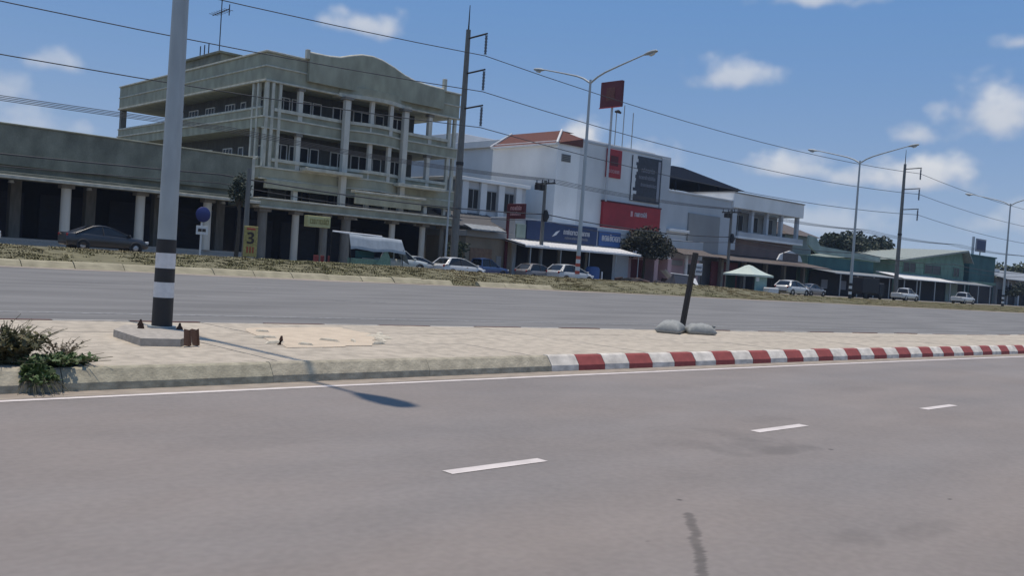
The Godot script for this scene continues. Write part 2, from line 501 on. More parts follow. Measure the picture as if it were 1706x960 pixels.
# ---------------------------------------------------------------- ground
func near_texture() -> ImageTexture:
	# 48 m x 12 m of old asphalt: x -4..44, z -9..3
	var w := 2048
	var h := 1024
	var a := FastNoiseLite.new(); a.seed = 2; a.frequency = 0.35; a.fractal_octaves = 4
	var b := FastNoiseLite.new(); b.seed = 5; b.frequency = 9.0; b.fractal_octaves = 2
	var c := FastNoiseLite.new(); c.seed = 8; c.frequency = 1.6; c.fractal_octaves = 4
	var d := PackedByteArray()
	d.resize(w * h * 3)
	var stains := [[6.7, -4.1, 0.62, 0.34, 0.17], [7.0, -4.6, 0.3, 0.4, 0.12], [6.2, -4.45, 0.34, 0.3, 0.10], [6.9, -3.95, 0.4, 0.16, 0.10], [8.2, -4.9, 0.5, 0.2, 0.10], [4.8, -2.35, 0.45, 0.16, 0.16], [5.4, -2.2, 0.5, 0.12, 0.12],
		[4.62, -3.34, 0.02, 0.02, 0.8], [7.25, -3.75, 0.022, 0.02, 0.8], [6.35, -2.43, 0.022, 0.018, 0.8], [3.76, -2.89, 0.016, 0.014, 0.7], [12.0, -5.9, 0.9, 0.3, 0.10], [3.0, -5.9, 0.8, 0.3, 0.08], [9.5, -6.6, 1.2, 0.25, -0.06]]
	var crack := [Vector2(4.42, -3.12), Vector2(4.30, -3.03), Vector2(4.12, -2.86), Vector2(4.02, -2.80), Vector2(3.86, -2.64), Vector2(3.60, -2.45), Vector2(3.42, -2.30), Vector2(3.0, -2.0)]
	var shade := PackedFloat32Array()
	shade.resize(w * h)
	for s in stains:
		var mx := int((s[0] + 4.0) / 48.0 * w)
		var mz := int((s[1] + 9.0) / 12.0 * h)
		var rx := int(s[2] * 2.0 / 48.0 * w) + 2
		var rz := int(s[3] * 2.0 / 12.0 * h) + 2
		for z in range(maxi(mz - rz, 0), mini(mz + rz, h)):
			for x in range(maxi(mx - rx, 0), mini(mx + rx, w)):
				var wx := x / float(w) * 48.0 - 4.0
				var wz := z / float(h) * 12.0 - 9.0
				var q := Vector2((wx - s[0]) / s[2], (wz - s[1]) / s[3]).length()
				shade[z * w + x] += s[4] * smoothstep(0.0, 0.7, 1.0 - q + c.get_noise_2d(wx, wz) * 0.9)
	for i in crack.size() - 1:
		var len_: float = crack[i].distance_to(crack[i + 1])
		for k in int(len_ / 0.004):
			var p: Vector2 = crack[i].lerp(crack[i + 1], k * 0.004 / len_)
			p += Vector2(c.get_noise_1d(p.x * 6.0), c.get_noise_1d(p.y * 6.0 + 50.0)) * 0.03
			var mx := int((p.x + 4.0) / 48.0 * w)
			var mz := int((p.y + 9.0) / 12.0 * h)
			for dz in [-1, 0, 1]:
				for dx in [0, 1]:
					var j: int = (mz + dz) * w + mx + dx
					if j >= 0 and j < w * h: shade[j] = maxf(shade[j], 0.38 + 0.15 * b.get_noise_2d(p.x * 3.0, p.y * 3.0))
	for z in h:
		var wz := z / float(h) * 12.0 - 9.0
		for x in w:
			var wx := x / float(w) * 48.0 - 4.0
			var k := 1.0 + 0.13 * a.get_noise_2d(wx * 0.8, wz * 2.2) + 0.09 * b.get_noise_2d(wx * 1.6, wz * 1.6) + 0.05 * c.get_noise_2d(wx, wz)
			k *= 1.0 - clampf(shade[z * w + x], -0.2, 0.85)
			var warm := a.get_noise_2d(wx * 0.6 + 90.0, wz * 1.3) * 0.04
			var o := (z * w + x) * 3
			d[o] = int(clampf(pow(0.214 * k * (1.0 + warm), 1.0 / 2.2), 0.0, 1.0) * 255.0)
			d[o + 1] = int(clampf(pow(0.190 * k, 1.0 / 2.2), 0.0, 1.0) * 255.0)
			d[o + 2] = int(clampf(pow(0.176 * k * (1.0 - warm), 1.0 / 2.2), 0.0, 1.0) * 255.0)
	return ImageTexture.create_from_image(Image.create_from_data(w, h, false, Image.FORMAT_RGB8, d))

func sheet(parent: Node, called: String, m: Material, x0: float, x1: float, z0: float, z1: float, y: float, kind := "") -> MeshInstance3D:
	var st := begin()
	st.set_normal(Vector3.UP)
	var p := [[x0, z0], [x1, z0], [x1, z1], [x0, z1]]
	for i in [0, 1, 2, 0, 2, 3]:
		st.set_uv(Vector2(1.0 if p[i][0] == x1 else 0.0, 1.0 if p[i][1] == z1 else 0.0))
		st.add_vertex(Vector3(p[i][0], y, p[i][1]))
	return mi(parent, called, st.commit(), m) if kind == "" else meta(mi(parent, called, st.commit(), m), "", "", "", kind)

# strip between two curves z0(x), z1(x)
func strip(parent: Node, called: String, m: Material, xs: Array, z0: Callable, z1: Callable, y: float) -> MeshInstance3D:
	var st := begin()
	st.set_normal(Vector3.UP)
	for i in xs.size() - 1:
		var a: float = xs[i]
		var b: float = xs[i + 1]
		quad(st, Vector3(a, y, z0.call(a)), Vector3(b, y, z0.call(b)), Vector3(b, y, z1.call(b)), Vector3(a, y, z1.call(a)))
	return mi(parent, called, st.commit(), m)

func steps(a: float, b: float, d: float) -> Array:
	var r := []
	var n := int(ceil((b - a) / d))
	for i in n + 1: r.append(lerpf(a, b, i / float(n)))
	return r

func kerb_z(x: float) -> float: return -8.42 + 0.0007 * pow(clampf(x - 4.0, 0.0, 40.0), 2.0)
func back_z(x: float) -> float: return -13.55 + 0.1 * clampf(x - 4.0, -6.0, 26.0)
func far_edge(x: float) -> float: return -39.8 + clampf((x - 45.0) / 55.0, 0.0, 1.6) * 6.2
func verge_y(x: float, z: float) -> float:
	var e := far_edge(x)
	if z > e - 0.6: return 0.02
	var base := lerpf(0.48, 0.06, smoothstep(24.0, 44.0, x))
	var d := e - 0.6 - z
	var berm := 0.62 * exp(-pow((z + 47.0) / 3.2, 2.0)) * lerpf(1.0, 0.22, smoothstep(66.0, 84.0, x)) * lerpf(0.45, 1.0, smoothstep(22.0, 40.0, x))
	return 0.02 + (base * smoothstep(0.0, 9.0, d) + berm) * smoothstep(0.0, 1.5, d)

func make_ground():
	sheet(self, "ground", M.ground, -2500, 2500, -2500, 2500, -0.03, "structure")
	# near carriageway
	var near := structure("near_road")
	var m := StandardMaterial3D.new()
	m.albedo_texture = near_texture()
	m.roughness = 0.92
	sheet(near, "asphalt", m, -4, 44, -9, 3, 0.0)
	sheet(near, "asphalt", M.rest_asphalt, 44, 300, -9, 12, 0.0)
	sheet(near, "asphalt", M.rest_asphalt, -60, -4, -9, 12, 0.0)
	sheet(near, "asphalt", M.rest_asphalt, -4, 44, 3, 12, 0.0)
	strip(near, "gutter", M.gutter, steps(-20, 60, 1.0), func(x): return kerb_z(x) - 0.02, func(x): return kerb_z(x) + 0.29 + 0.02 * sin(x * 1.7) + 0.012 * sin(x * 5.1), 0.003)
	strip(near, "edge_line", M.line, steps(-20, 60, 1.0), func(x): return kerb_z(x) + 0.30 + 0.003 * maxf(x - 5.0, 0.0), func(x): return kerb_z(x) + 0.39 + 0.005 * maxf(x - 5.0, 0.0), 0.004)
	for k in range(-3, 16):
		var x := 3.80 + k * 3.56
		strip(near, "lane_dash", M.line, steps(x, x + 0.86, 0.45), func(_x): return -4.585, func(_x): return -4.48, 0.004)
	# far carriageway
	var far := structure("far_road")
	strip(far, "asphalt", M.far_asphalt, steps(-60, 420, 4.0), func(x): return far_edge(x) - 0.1, func(x): return back_z(x) + 0.4, 0.0)
	strip(far, "edge_line", M.far_line, steps(-20, 60, 2.0), func(x): return -17.72 + 0.1 * minf(x, 45.0), func(x): return -17.54 + 0.1 * minf(x, 45.0), 0.005)
	strip(far, "shoulder", M.gutter, steps(-40, 160, 1.0), func(x): return far_edge(x) - 0.1, func(x): return far_edge(x) + 1.5 + 0.35 * sin(x * 0.35) + 0.2 * sin(x * 1.1), 0.006)
	for k in range(-2, 24):
		var x := 9.6 + k * 5.3
		strip(far, "lane_dash", M.far_line, [x, x + 1.8], func(q): return -29.35 + 0.045 * q, func(q): return -29.2 + 0.045 * q, 0.005)
		strip(far, "lane_dash", M.far_line, [x - 0.4, x + 1.2], func(q): return -24.25 + 0.1 * minf(q, 60.0), func(q): return -24.1 + 0.1 * minf(q, 60.0), 0.005)
	# median: paved slabs between two kerbs
	var med := structure("median")
	strip(med, "bedding", M.joint, steps(-20, 70, 2.0), func(x): return back_z(x) + 0.1, func(x): return kerb_z(x) - 0.1, 0.165)
	var prof := [Vector2(0, 0), Vector2(-0.006, 0.075), Vector2(-0.02, 0.095), Vector2(-0.085, 0.185), Vector2(-0.11, 0.2), Vector2(-0.18, 0.2), Vector2(-0.18, 0.0)]
	var raw := extrude_x(prof, 1.996)
	var painted := extrude_x(prof, 0.512)
	var back_prof := [Vector2(0, 0), Vector2(0.02, 0.16), Vector2(0.06, 0.19), Vector2(0.18, 0.195), Vector2(0.18, 0.0)]
	var back := extrude_x(back_prof, 0.99)
	var x := 8.70 - 2.0 * 9
	while x < 8.6:
		var o := mi(med, "kerb_stone", raw, M.kerb_raw[rng.randi() % 2], Vector3(x + 1.0, rng.randf_range(-0.006, 0.004), kerb_z(x + 1.0) + rng.randf_range(-0.004, 0.004)))
		o.rotation.y = rng.randf_range(-0.002, 0.002)
		x += 2.0
	for k in 90:
		var c := 8.70 + 0.52 * (k + 0.5)
		var o := mi(med, "kerb_stone", painted, M.kerb_white if k % 2 == 0 else M.kerb_red, Vector3(c, rng.randf_range(-0.004, 0.006), kerb_z(c) + rng.randf_range(-0.006, 0.006)))
		o.rotation.y = -atan((kerb_z(c + 0.5) - kerb_z(c - 0.5)))
	for k in range(-10, 62):
		var c := k + 0.62
		var o := mi(med, "kerb_stone", back, M.kerb_white if k % 2 == 0 else M.kerb_dull_red, Vector3(c, rng.randf_range(-0.012, 0.012), back_z(c)))
		o.rotation.y = -atan(back_z(c + 0.5) - back_z(c - 0.5))
	for i in range(-8, 34):
		var a := i * 1.22
		for j in 3:
			var q := PackedVector2Array()
			var g := 0.004
			for e in [[0, 0], [1, 0], [1, 1], [0, 1]]:
				var xx: float = a + (1.22 - g if e[0] == 1 else g)
				var zn := kerb_z(xx) - 0.185
				var zf := back_z(xx) + 0.185
				q.append(Vector2(xx, lerpf(zn, zf, (j + e[1]) / 3.0) + (g if e[1] == 0 else -g) * -1.0))
			var y := 0.190 + rng.randf_range(-0.002, 0.003)
			plate(med, "paving_slab", M.slab[rng.randi() % 5], q, 0.12, y)
	# verge, kerb and yard on the far side
	var ver := structure("verge")
	var st := begin()
	st.set_smooth_group(0)
	var xs := steps(-60, 420, 2.0)
	var zt := [0.0, 0.02, 0.05, 0.09, 0.14, 0.2, 0.26, 0.33, 0.4, 0.48, 0.56, 0.65, 0.75, 0.87, 1.0]
	for i in xs.size() - 1:
		for j in zt.size() - 1:
			var p := []
			for e in [[i, j], [i + 1, j], [i + 1, j + 1], [i, j + 1]]:
				var xx: float = xs[e[0]]
				var zz: float = lerpf(far_edge(xx) - 0.1, -56.0, zt[e[1]])
				p.append(Vector3(xx, verge_y(xx, zz) + (0.03 * sin(xx * 1.3 + zz) if e[1] > 1 and e[1] < 14 else 0.0), zz))
			quad(st, p[0], p[3], p[2], p[1])
	mi(ver, "soil", done(st), M.verge_soil)
	var yard := structure("parking_yard")
	st = begin()
	st.set_smooth_group(0)
	for i in xs.size() - 1:
		for j in 6:
			var p := []
			for e in [[i, j], [i + 1, j], [i + 1, j + 1], [i, j + 1]]:
				var xx: float = xs[e[0]]
				var zz: float = -55.9 - 4.0 * e[1]
				p.append(Vector3(xx, verge_y(xx, zz), zz))
			quad(st, p[0], p[3], p[2], p[1])
	mi(yard, "paving", done(st), M.lot)
	var fk := structure("far_kerb")
	var kp := [Vector2(0.0, 0.0), Vector2(-0.28, 0.24), Vector2(-0.42, 0.29), Vector2(-0.5, 0.29), Vector2(-0.5, 0.0)]
	var fkm := extrude_x(kp, 1.97)
	for k in range(-14, 26):
		var c := -6.0 + 2.0 * k
		if k == 20 or k == 25 or k == 24: continue
		var o := mi(fk, "kerb_stone", fkm, M.yellow_kerb, Vector3(c, rng.randf_range(-0.03, 0.02), far_edge(c) - 0.05))
		o.rotation.y = rng.randf_range(-0.004, 0.004)

func blade_tuft(count: int, hgt: float, spread: float, seed_: int) -> ArrayMesh:
	var r := RandomNumberGenerator.new()
	r.seed = seed_
	var st := begin()
	for i in count:
		var a := r.randf() * TAU
		var d := Vector3(cos(a), 0, sin(a))
		var p := d * r.randf() * spread * 0.5
		var q := p + d * r.randf_range(0.1, 0.6) * spread + Vector3.UP * hgt * r.randf_range(0.5, 1.0)
		var s := Vector3(-d.z, 0, d.x) * 0.02 * (1.0 + hgt * 2.0)
		var mid := (p + q) / 2 + Vector3.UP * hgt * 0.12
		st.set_color(Color(1, 1, 1) * r.randf_range(0.7, 1.2))
		var up := (d * -0.5 + Vector3.UP).normalized()
		quad_n(st, p - s, p + s, mid + s, mid - s, up)
		tri_n(st, mid - s, mid + s, q, up)
	return st.commit()

func make_grass():
	var mm := MultiMesh.new()
	mm.transform_format = MultiMesh.TRANSFORM_3D
	mm.use_colors = true
	mm.mesh = blade_tuft(14, 0.065, 0.30, 4)
	var places := []
	var n := FastNoiseLite.new(); n.seed = 12; n.frequency = 0.09
	while places.size() < 30000:
		var x := pow(rng.randf(), 1.2) * 200.0 - 2.0
		var z := lerpf(far_edge(x) - 0.8, -55.5, rng.randf())
		if n.get_noise_2d(x, z) + rng.randf_range(-0.35, 0.35) < -0.3: continue
		places.append(Vector3(x, verge_y(x, z) - 0.01, z))
	mm.instance_count = places.size()
	for i in places.size():
		var s := rng.randf_range(0.6, 1.35)
		var b := Basis(Vector3.UP, rng.randf() * TAU).scaled(Vector3(s, s * rng.randf_range(0.6, 1.1), s))
		mm.set_instance_transform(i, Transform3D(b, places[i]))
		var dry := clampf(0.5 + n.get_noise_2d(places[i].x * 0.7 + 40.0, places[i].z) * 1.5 + rng.randf_range(-0.25, 0.25), 0.0, 1.0)
		mm.set_instance_color(i, Color(0.21, 0.205, 0.105).lerp(Color(0.28, 0.24, 0.14), dry))
	var o := MultiMeshInstance3D.new()
	o.multimesh = mm
	var gm := mat(1, 1, 1, 0.9)
	gm.vertex_color_use_as_albedo = true
	o.material_override = gm
	o.name = "grass"
	add_child(o)
	meta(o, "dry olive grass along the far side of the road", "grass", "", "stuff")

# ---------------------------------------------------------------- street furniture
func lamp_head(parent: Node, tip: Vector3, dir: Vector3, s: float):
	var a := tip
	var b := tip + dir * 0.9 * s
	var h := tube(parent, "lamp_head", M.lamp_grey, [a, a + dir * 0.12 * s, a + dir * 0.35 * s, a + dir * 0.65 * s, a + dir * 0.85 * s, b], [0.05 * s, 0.09 * s, 0.16 * s, 0.17 * s, 0.12 * s, 0.03 * s], 12, 0.55)
	tube(h, "lens", M.lens, [a + dir * 0.35 * s + Vector3(0, -0.09 * s, 0), a + dir * 0.48 * s + Vector3(0, -0.13 * s, 0), a + dir * 0.65 * s + Vector3(0, -0.11 * s, 0), a + dir * 0.78 * s + Vector3(0, -0.07 * s, 0)], [0.03 * s, 0.11 * s, 0.1 * s, 0.02 * s], 10, 0.5)

func street_lamp(label: String, base: Vector3, top: float, arm: float, r0: float, r1: float, rise: float, group: String, bands: Array):
	var t := thing("street_lamp", label, "street lamp", base, group)
	var p := []
	var r := []
	for i in 9:
		var y := base.y + (top - base.y) * i / 8.0
		p.append(Vector3(base.x, y, base.z)); r.append(lerpf(r0, r1, i / 8.0))
	tube(t, "pole", M.galv if group == "" else M.lamp_grey, p, r, 18)
	var y := base.y + 0.012
	for b in bands:
		var f0: float = (y - base.y) / (top - base.y)
		var f1: float = (y + b[0] - base.y) / (top - base.y)
		tube(t, "painted_band", b[1], [Vector3(base.x, y, base.z), Vector3(base.x, y + b[0], base.z)], [lerpf(r0, r1, f0) + 0.003, lerpf(r0, r1, f1) + 0.003], 18)
		y += b[0]
	tube(t, "base_plate", M.galv, [base + Vector3(0, 0.0, 0), base + Vector3(0, 0.025, 0)], r0 * 1.4, 16)
	for s in [-1.0, 1.0]:
		var a := []
		for i in 8:
			var u := i / 7.0
			a.append(Vector3(base.x, top - 0.25 + 0.25 * minf(u * 5.0, 1.0) + rise * pow(u, 0.9), base.z + s * arm * u))
		var ar := []
		for i in 8: ar.append(lerpf(r1 * 0.9, r1 * 0.55, i / 7.0))
		tube(t, "arm", M.galv if group == "" else M.lamp_grey, a, ar, 10)
		var d: Vector3 = (a[7] - a[6]).normalized()
		lamp_head(t, a[7] - d * 0.05, Vector3(0, d.y * 0.6, d.z).normalized(), maxf(arm / 3.6, 1.0))
	return t

func power_pole(label: String, x: float, z: float, y0: float, top: float):
	var t := thing("power_pole", label, "power pole", Vector3(x, y0, z), "tall concrete poles carrying three high wires")
	tube(t, "pole", M.pole_con, [Vector3(x, y0, z), Vector3(x, top, z)], [0.36, 0.20], 8)
	tube(t, "spike", M.dark_steel, [Vector3(x, top, z), Vector3(x, top + 2.1, z)], [0.07, 0.03], 6)
	for k in 3:
		var y := top - 0.75 - 3.0 * k
		tube(t, "bracket", M.dark_steel, [Vector3(x, y, z), Vector3(x, y + 0.1, z + 2.5)], 0.075, 6)
		var p := []
		var r := []
		for i in 13:
			p.append(Vector3(x, y - 0.05 - i * 0.13, z + 2.4)); r.append(0.13 if i % 2 == 0 else 0.075)
		tube(t, "insulator", M.insulator, p, r, 8)
	tube(t, "clamp", M.dark_steel, [Vector3(x, 9.6, z), Vector3(x, 9.9, z)], 0.33, 8)

func small_pole(label: String, x: float, z: float, y0: float, top: float, gear: int):
	var t := thing("utility_pole", label, "utility pole", Vector3(x, y0, z), "short concrete poles of the lower wires")
	var w := 0.5 if top < 8.5 and top > 8.0 else 1.0
	tube(t, "pole", M.pole_con if w == 1.0 else M.lamp_grey, [Vector3(x, y0, z), Vector3(x, top, z)], [0.21 * w, 0.14 * w], 8)
	if gear > 0:
		bx(t, "crossarm", M.dark_steel, x - 0.06, x + 0.06, top - 0.38, top - 0.24, z - 1.3, z + 1.3)
		for dz in [-1.15, -0.4, 0.4, 1.15]:
			tube(t, "insulator", M.insulator, [Vector3(x, top - 0.24, z + dz), Vector3(x, top - 0.1, z + dz), Vector3(x, top + 0.06, z + dz)], [0.09, 0.05, 0.08], 8)
	if gear > 1:
		tube(t, "cable_coil", M.black, [Vector3(x, top - 3.9, z + 0.3), Vector3(x, top - 3.4, z + 0.36), Vector3(x, top - 2.8, z + 0.3)], [0.16, 0.34, 0.14], 9)
		bx(t, "fuse_box", M.dark_steel, x - 1.2, x - 0.75, top - 1.0, top - 0.5, z - 0.2, z + 0.2)
		bx(t, "fuse_box", M.dark_steel, x - 0.62, x - 0.2, top - 1.0, top - 0.45, z - 0.2, z + 0.2)
		tube(t, "stay", M.dark_steel, [Vector3(x - 1.3, top - 0.4, z), Vector3(x, top - 0.5, z)], 0.05, 6)

func wire(label: String, xs: Array, y: float, z: float, sag: float, r: float, group: String):
	var st := begin()
	var pts := []
	var rad := []
	for i in xs.size() - 1:
		for k in 12:
			var u := k / 12.0
			pts.append(Vector3(lerpf(xs[i], xs[i + 1], u), y - 4.0 * sag * u * (1.0 - u), z)); rad.append(r)
	pts.append(Vector3(xs[-1], y, z)); rad.append(r)
	add_tube(st, pts, rad, 5, true)
	return meta(mi(self, "overhead_wire", st.commit(), M.wire), label, "wire", group)

func strokes(parent: Node, m: Material, x0: float, x1: float, y0: float, y1: float, z: float, seed_: int, along_z := false):
	# a line of illegible rounded letters, as it reads from across the road
	var r := RandomNumberGenerator.new()
	r.seed = seed_
	var st := begin()
	var o := off(parent)
	var h := y1 - y0
	var x := x0
	while x < x1 - h * 0.3:
		var w := h * r.randf_range(0.45, 0.75)
		var t := h * 0.16
		var bars := [[x, x + t, y0, y1], [x + w - t, x + w, y0, y1 - h * r.randf_range(0.0, 0.35)], [x, x + w, y1 - t, y1]]
		if r.randf() < 0.5: bars.append([x, x + w, y0, y0 + t])
		if r.randf() < 0.35: bars.append([x + w * 0.2, x + w * 0.8, y1 + t * 0.8, y1 + t * 1.8])
		for b in bars:
			var c := Vector3((b[0] + b[1]) / 2, (b[2] + b[3]) / 2, z)
			var s := Vector3(b[1] - b[0], b[3] - b[2], 0.03)
			if along_z:
				c = Vector3(z, c.y, c.x); s = Vector3(0.03, s.y, s.z if false else b[1] - b[0])
			add_box(st, c - o, s, 0.004)
		x += w + h * r.randf_range(0.14, 0.3)
	mi(parent, "lettering", st.commit(), m)

func letter(parent: Node, m: Material, text: String, at: Vector3, size: float, turn := 0.0):
	var tm := TextMesh.new()
	var f := SystemFont.new()
	f.font_names = PackedStringArray(["Droid Sans"])
	f.font_weight = 700
	tm.font = f
	tm.text = text
	tm.font_size = 64
	tm.pixel_size = size / 64.0
	tm.depth = 0.03
	var o := mi(parent, "lettering", tm, m, at - off(parent))
	o.rotation.y = turn

# ---------------------------------------------------------------- near things on the median
func weed(label: String, at: Vector3, stems: int, h: float, spread: float, droop: Vector3, lm: Material, seed_: int, leaf := 0.035):
	var r := RandomNumberGenerator.new()
	r.seed = seed_
	var t := thing("weed_plant", label, "weed", at, "weeds growing from the kerb")
	var ss := begin()
	var ls := begin()
	for i in stems:
		var a := r.randf() * TAU
		var d := Vector3(cos(a), 0, sin(a)) * spread * sqrt(r.randf())
		var root := Vector3(d.x * 0.45, 0.0, d.z * 0.35)
		var hh := h * r.randf_range(0.45, 1.0)
		var pts := []
		var rr := []
		for k in 6:
			var u := k / 5.0
			pts.append(root + d * u * u + Vector3.UP * hh * u * (1.15 - 0.15 * u) + droop * u * u * r.randf_range(0.8, 1.1)); rr.append(lerpf(0.005, 0.002, u))
		add_tube(ss, pts, rr, 4, false)
		for k in 26:
			var u := r.randf_range(0.1, 1.0)
			var q: Vector3 = pts[int(u * 4.0)].lerp(pts[int(u * 4.0) + 1], u * 4.0 - int(u * 4.0)) if u < 1.0 else pts[5]
			var e := Vector3(r.randf_range(-1, 1), r.randf_range(-0.2, 0.8), r.randf_range(-1, 1)).normalized()
			var sd := e.cross(Vector3(r.randf_range(-1, 1), 1, r.randf_range(-1, 1))).normalized()
			var L := leaf * r.randf_range(0.6, 1.5)
			ls.set_color(Color(1, 1, 1).lerp(Color(1.5, 1.05, 0.7), r.randf() * 0.6) * r.randf_range(0.6, 1.25))
			var p0: Vector3 = q
			var p1: Vector3 = q + e * L * 0.5 + sd * L * 0.38
			var p2: Vector3 = q + e * L
			var p3: Vector3 = q + e * L * 0.5 - sd * L * 0.38
			leaf_quad(ls, p0, p1, p2, p3)
	meta(mi(t, "stem", ss.commit(), M.dry_stem), "", "", "", "stuff")
	meta(mi(t, "foliage", ls.commit(), lm), "", "", "", "stuff")

func sandbag(label: String, at: Vector3, size: Vector3, turn: float, seed_: int):
	var n := FastNoiseLite.new(); n.seed = seed_; n.frequency = 2.6; n.fractal_octaves = 3
	var t := thing("sandbag", label, "sandbag", at, "sandbags round the post", turn)
	var st := begin()
	st.set_smooth_group(0)
	var nu := 26
	var nw := 18
	for half in 2:
		var grid := []
		for i in nu + 1:
			var u := i / float(nu) * 2.0 - 1.0
			var row := []
			for j in nw + 1:
				var w := j / float(nw) * 2.0 - 1.0
				var full := pow(maxf(1.0 - pow(absf(u), 3.0), 0.0), 0.5) * pow(maxf(1.0 - pow(absf(w), 3.0), 0.0), 0.5)
				# pinched sides, pulled-out corners
				var x := u * size.x / 2 * (1.0 - 0.07 * (1.0 - w * w) * absf(u))
				var z := w * size.z / 2 * (1.0 - 0.10 * (1.0 - u * u) * absf(w))
				var f := n.get_noise_3d(x * 1.6, half * 3.0, z * 1.6)
				var g := n.get_noise_3d(x * 6.0, 9.0, z * 3.0)
				var y := size.y * 0.22
				if half == 0: y += size.y * 0.78 * full * (1.0 + 0.16 * f) + 0.016 * g * full
				else: y = maxf(y - size.y * 0.6 * full, 0.0)
				row.append(Vector3(x, y, z))
			grid.append(row)
		for i in nu:
			for j in nw:
				if half == 0: quad(st, grid[i][j], grid[i][j + 1], grid[i + 1][j + 1], grid[i + 1][j])
				else: quad(st, grid[i][j], grid[i + 1][j], grid[i + 1][j + 1], grid[i][j + 1])
	mi(t, "sack", done(st), M.bag)
	tube_local(t, "tied_neck", M.bag, [Vector3(size.x * 0.44, size.y * 0.3, -size.z * 0.2), Vector3(size.x * 0.5, size.y * 0.5, -size.z * 0.2), Vector3(size.x * 0.53, size.y * 0.8, -size.z * 0.22)], [0.05, 0.022, 0.05])

func tube_local(parent: Node, called: String, m: Material, pts: Array, rad: Array):
	var st := begin()
	add_tube(st, pts, rad, 9, true)
	mi(parent, called, st.commit(), m)

func make_near_things():
	var bands := [[0.37, M.black], [0.19, M.white], [0.175, M.black], [0.19, M.white], [0.17, M.black]]
	street_lamp("near street lamp on the paved median with black and white bands", Vector3(4.80, 0.275, -11.45), 11.2, 2.95, 0.122, 0.055, 0.5, "", bands)
	var f := thing("concrete_footing", "low concrete footing under the near banded street lamp", "footing", Vector3(4.6, 0.19, -11.0))
	plate(f, "block", M.concrete, PackedVector2Array([Vector2(4.12, -11.2), Vector2(4.05, -10.2), Vector2(4.45, -10.08), Vector2(4.84, -10.6), Vector2(5.04, -11.7), Vector2(4.5, -11.85)]), 0.185, 0.275)
	for b in [[4.50, -11.35], [4.93, -11.22], [4.64, -11.72], [4.97, -11.62]]:
		tube(f, "anchor_bolt", M.rust, [Vector3(b[0], 0.27, b[1]), Vector3(b[0], 0.30, b[1]), Vector3(b[0], 0.32, b[1]), Vector3(b[0], 0.355, b[1])], [0.045, 0.038, 0.02, 0.012], 8)
	var rs := [["rusty steel offcut leaning on the footing nearest the lamp pole", 4.50, -10.03, 0.2], ["rusty steel offcut lying outermost beside the lamp footing", 4.61, -10.06, 0.3]]
	for q in rs:
		var s := thing("steel_offcut", q[0], "steel offcut", Vector3(q[1], 0.195, q[2]), "", q[3])
		var st := begin()
		add_box(st, Vector3(0, 0.11, 0), Vector3(0.07, 0.2, 0.01), 0.002)
		add_box(st, Vector3(0.033, 0.11, 0.02), Vector3(0.01, 0.2, 0.04), 0.002)
		var o := mi(s, "angle", st.commit(), M.rust)
		o.rotation.x = -0.45
		o.rotation.z = -0.25
	# sand patch with rubble
	var poly := PackedVector2Array()
	var cs := [Vector2(6.30, -12.25), Vector2(8.02, -12.45), Vector2(7.9, -11.2), Vector2(6.95, -9.95), Vector2(5.62, -9.75)]
	for i in cs.size():
		for k in 7:
			var p: Vector2 = cs[i].lerp(cs[(i + 1) % cs.size()], k / 7.0)
			poly.append(p + Vector2(rng.randf_range(-0.05, 0.05), rng.randf_range(-0.05, 0.05)))
	var sp := thing("sand_patch", "patch of pale orange sand spread on the median paving", "sand", Vector3(6.8, 0.19, -11.0))
	plate(sp, "sand", M.sand, poly, 0.185, 0.199)
	var chunks := [[6.3, -11.7, 0.1], [5.95, -10.9, 0.12], [5.75, -10.3, 0.14], [6.0, -10.05, 0.1], [6.62, -10.5, 0.16], [6.95, -10.4, 0.11], [7.15, -10.1, 0.1], [7.5, -10.6, 0.2], [8.0, -11.3, 0.16], [7.75, -10.9, 0.24]]   # left to right in view
	var nth := ["leftmost", "second from the left", "third from the left", "fourth from the left", "fifth from the left", "fifth from the right", "fourth from the right", "third from the right", "second from the right", "rightmost"]
	for c in chunks:
		var q := thing("concrete_chunk", "small broken concrete chunk by the sand patch, %s" % nth[chunks.find(c)], "rubble", Vector3(c[0], 0.195, c[1]), "rubble round the sand patch", rng.randf() * 3.0)
		var st := begin()
		var L: float = c[2]
		var pts := []
		for k in 7:
			var a := TAU * k / 7
			pts.append(Vector3(cos(a) * L * rng.randf_range(0.6, 1.5), 0, sin(a) * L * 0.3 * rng.randf_range(0.5, 1.4)))
		for k in 7:
			var a: Vector3 = pts[k]
			var b: Vector3 = pts[(k + 1) % 7]
			var up := Vector3(0, 0.03, 0)
			quad(st, a, a * 0.7 + up, b * 0.7 + up, b)
			tri(st, Vector3(0.01, 0.04, 0), b * 0.7 + up, a * 0.7 + up)
		mi(q, "chunk", done(st), M.rubble)
	var sb := thing("steel_stub", "short dark steel stub sticking up beside the sand patch", "stub", Vector3(5.72, 0.19, -10.15))
	tube(sb, "rod", M.rust, [Vector3(5.72, 0.19, -10.15), Vector3(5.74, 0.25, -10.15), Vector3(5.75, 0.3, -10.16)], [0.03, 0.025, 0.012], 7)
	# post in sandbags
	var base := Vector3(16.25, 0.19, -11.95)
	var po := thing("steel_post", "dark leaning steel post standing between two sandbags", "post", base)
	var st := begin()
	add_box(st, Vector3(0, 0.85, 0), Vector3(0.10, 1.7, 0.10), 0.012)
	var pm := mi(po, "post", st.commit(), M.dark_steel)
	pm.rotation.z = -0.085
	pm.rotation.x = 0.07
	st = begin()
	add_box(st, Vector3(0, 0.02, 0), Vector3(0.42, 0.03, 0.42), 0.006)
	mi(po, "foot_plate", st.commit(), M.rust)
	sandbag("pale grey sandbag left of the leaning dark post", Vector3(15.42, 0.195, -11.60), Vector3(0.78, 0.25, 0.52), 0.45, 3)
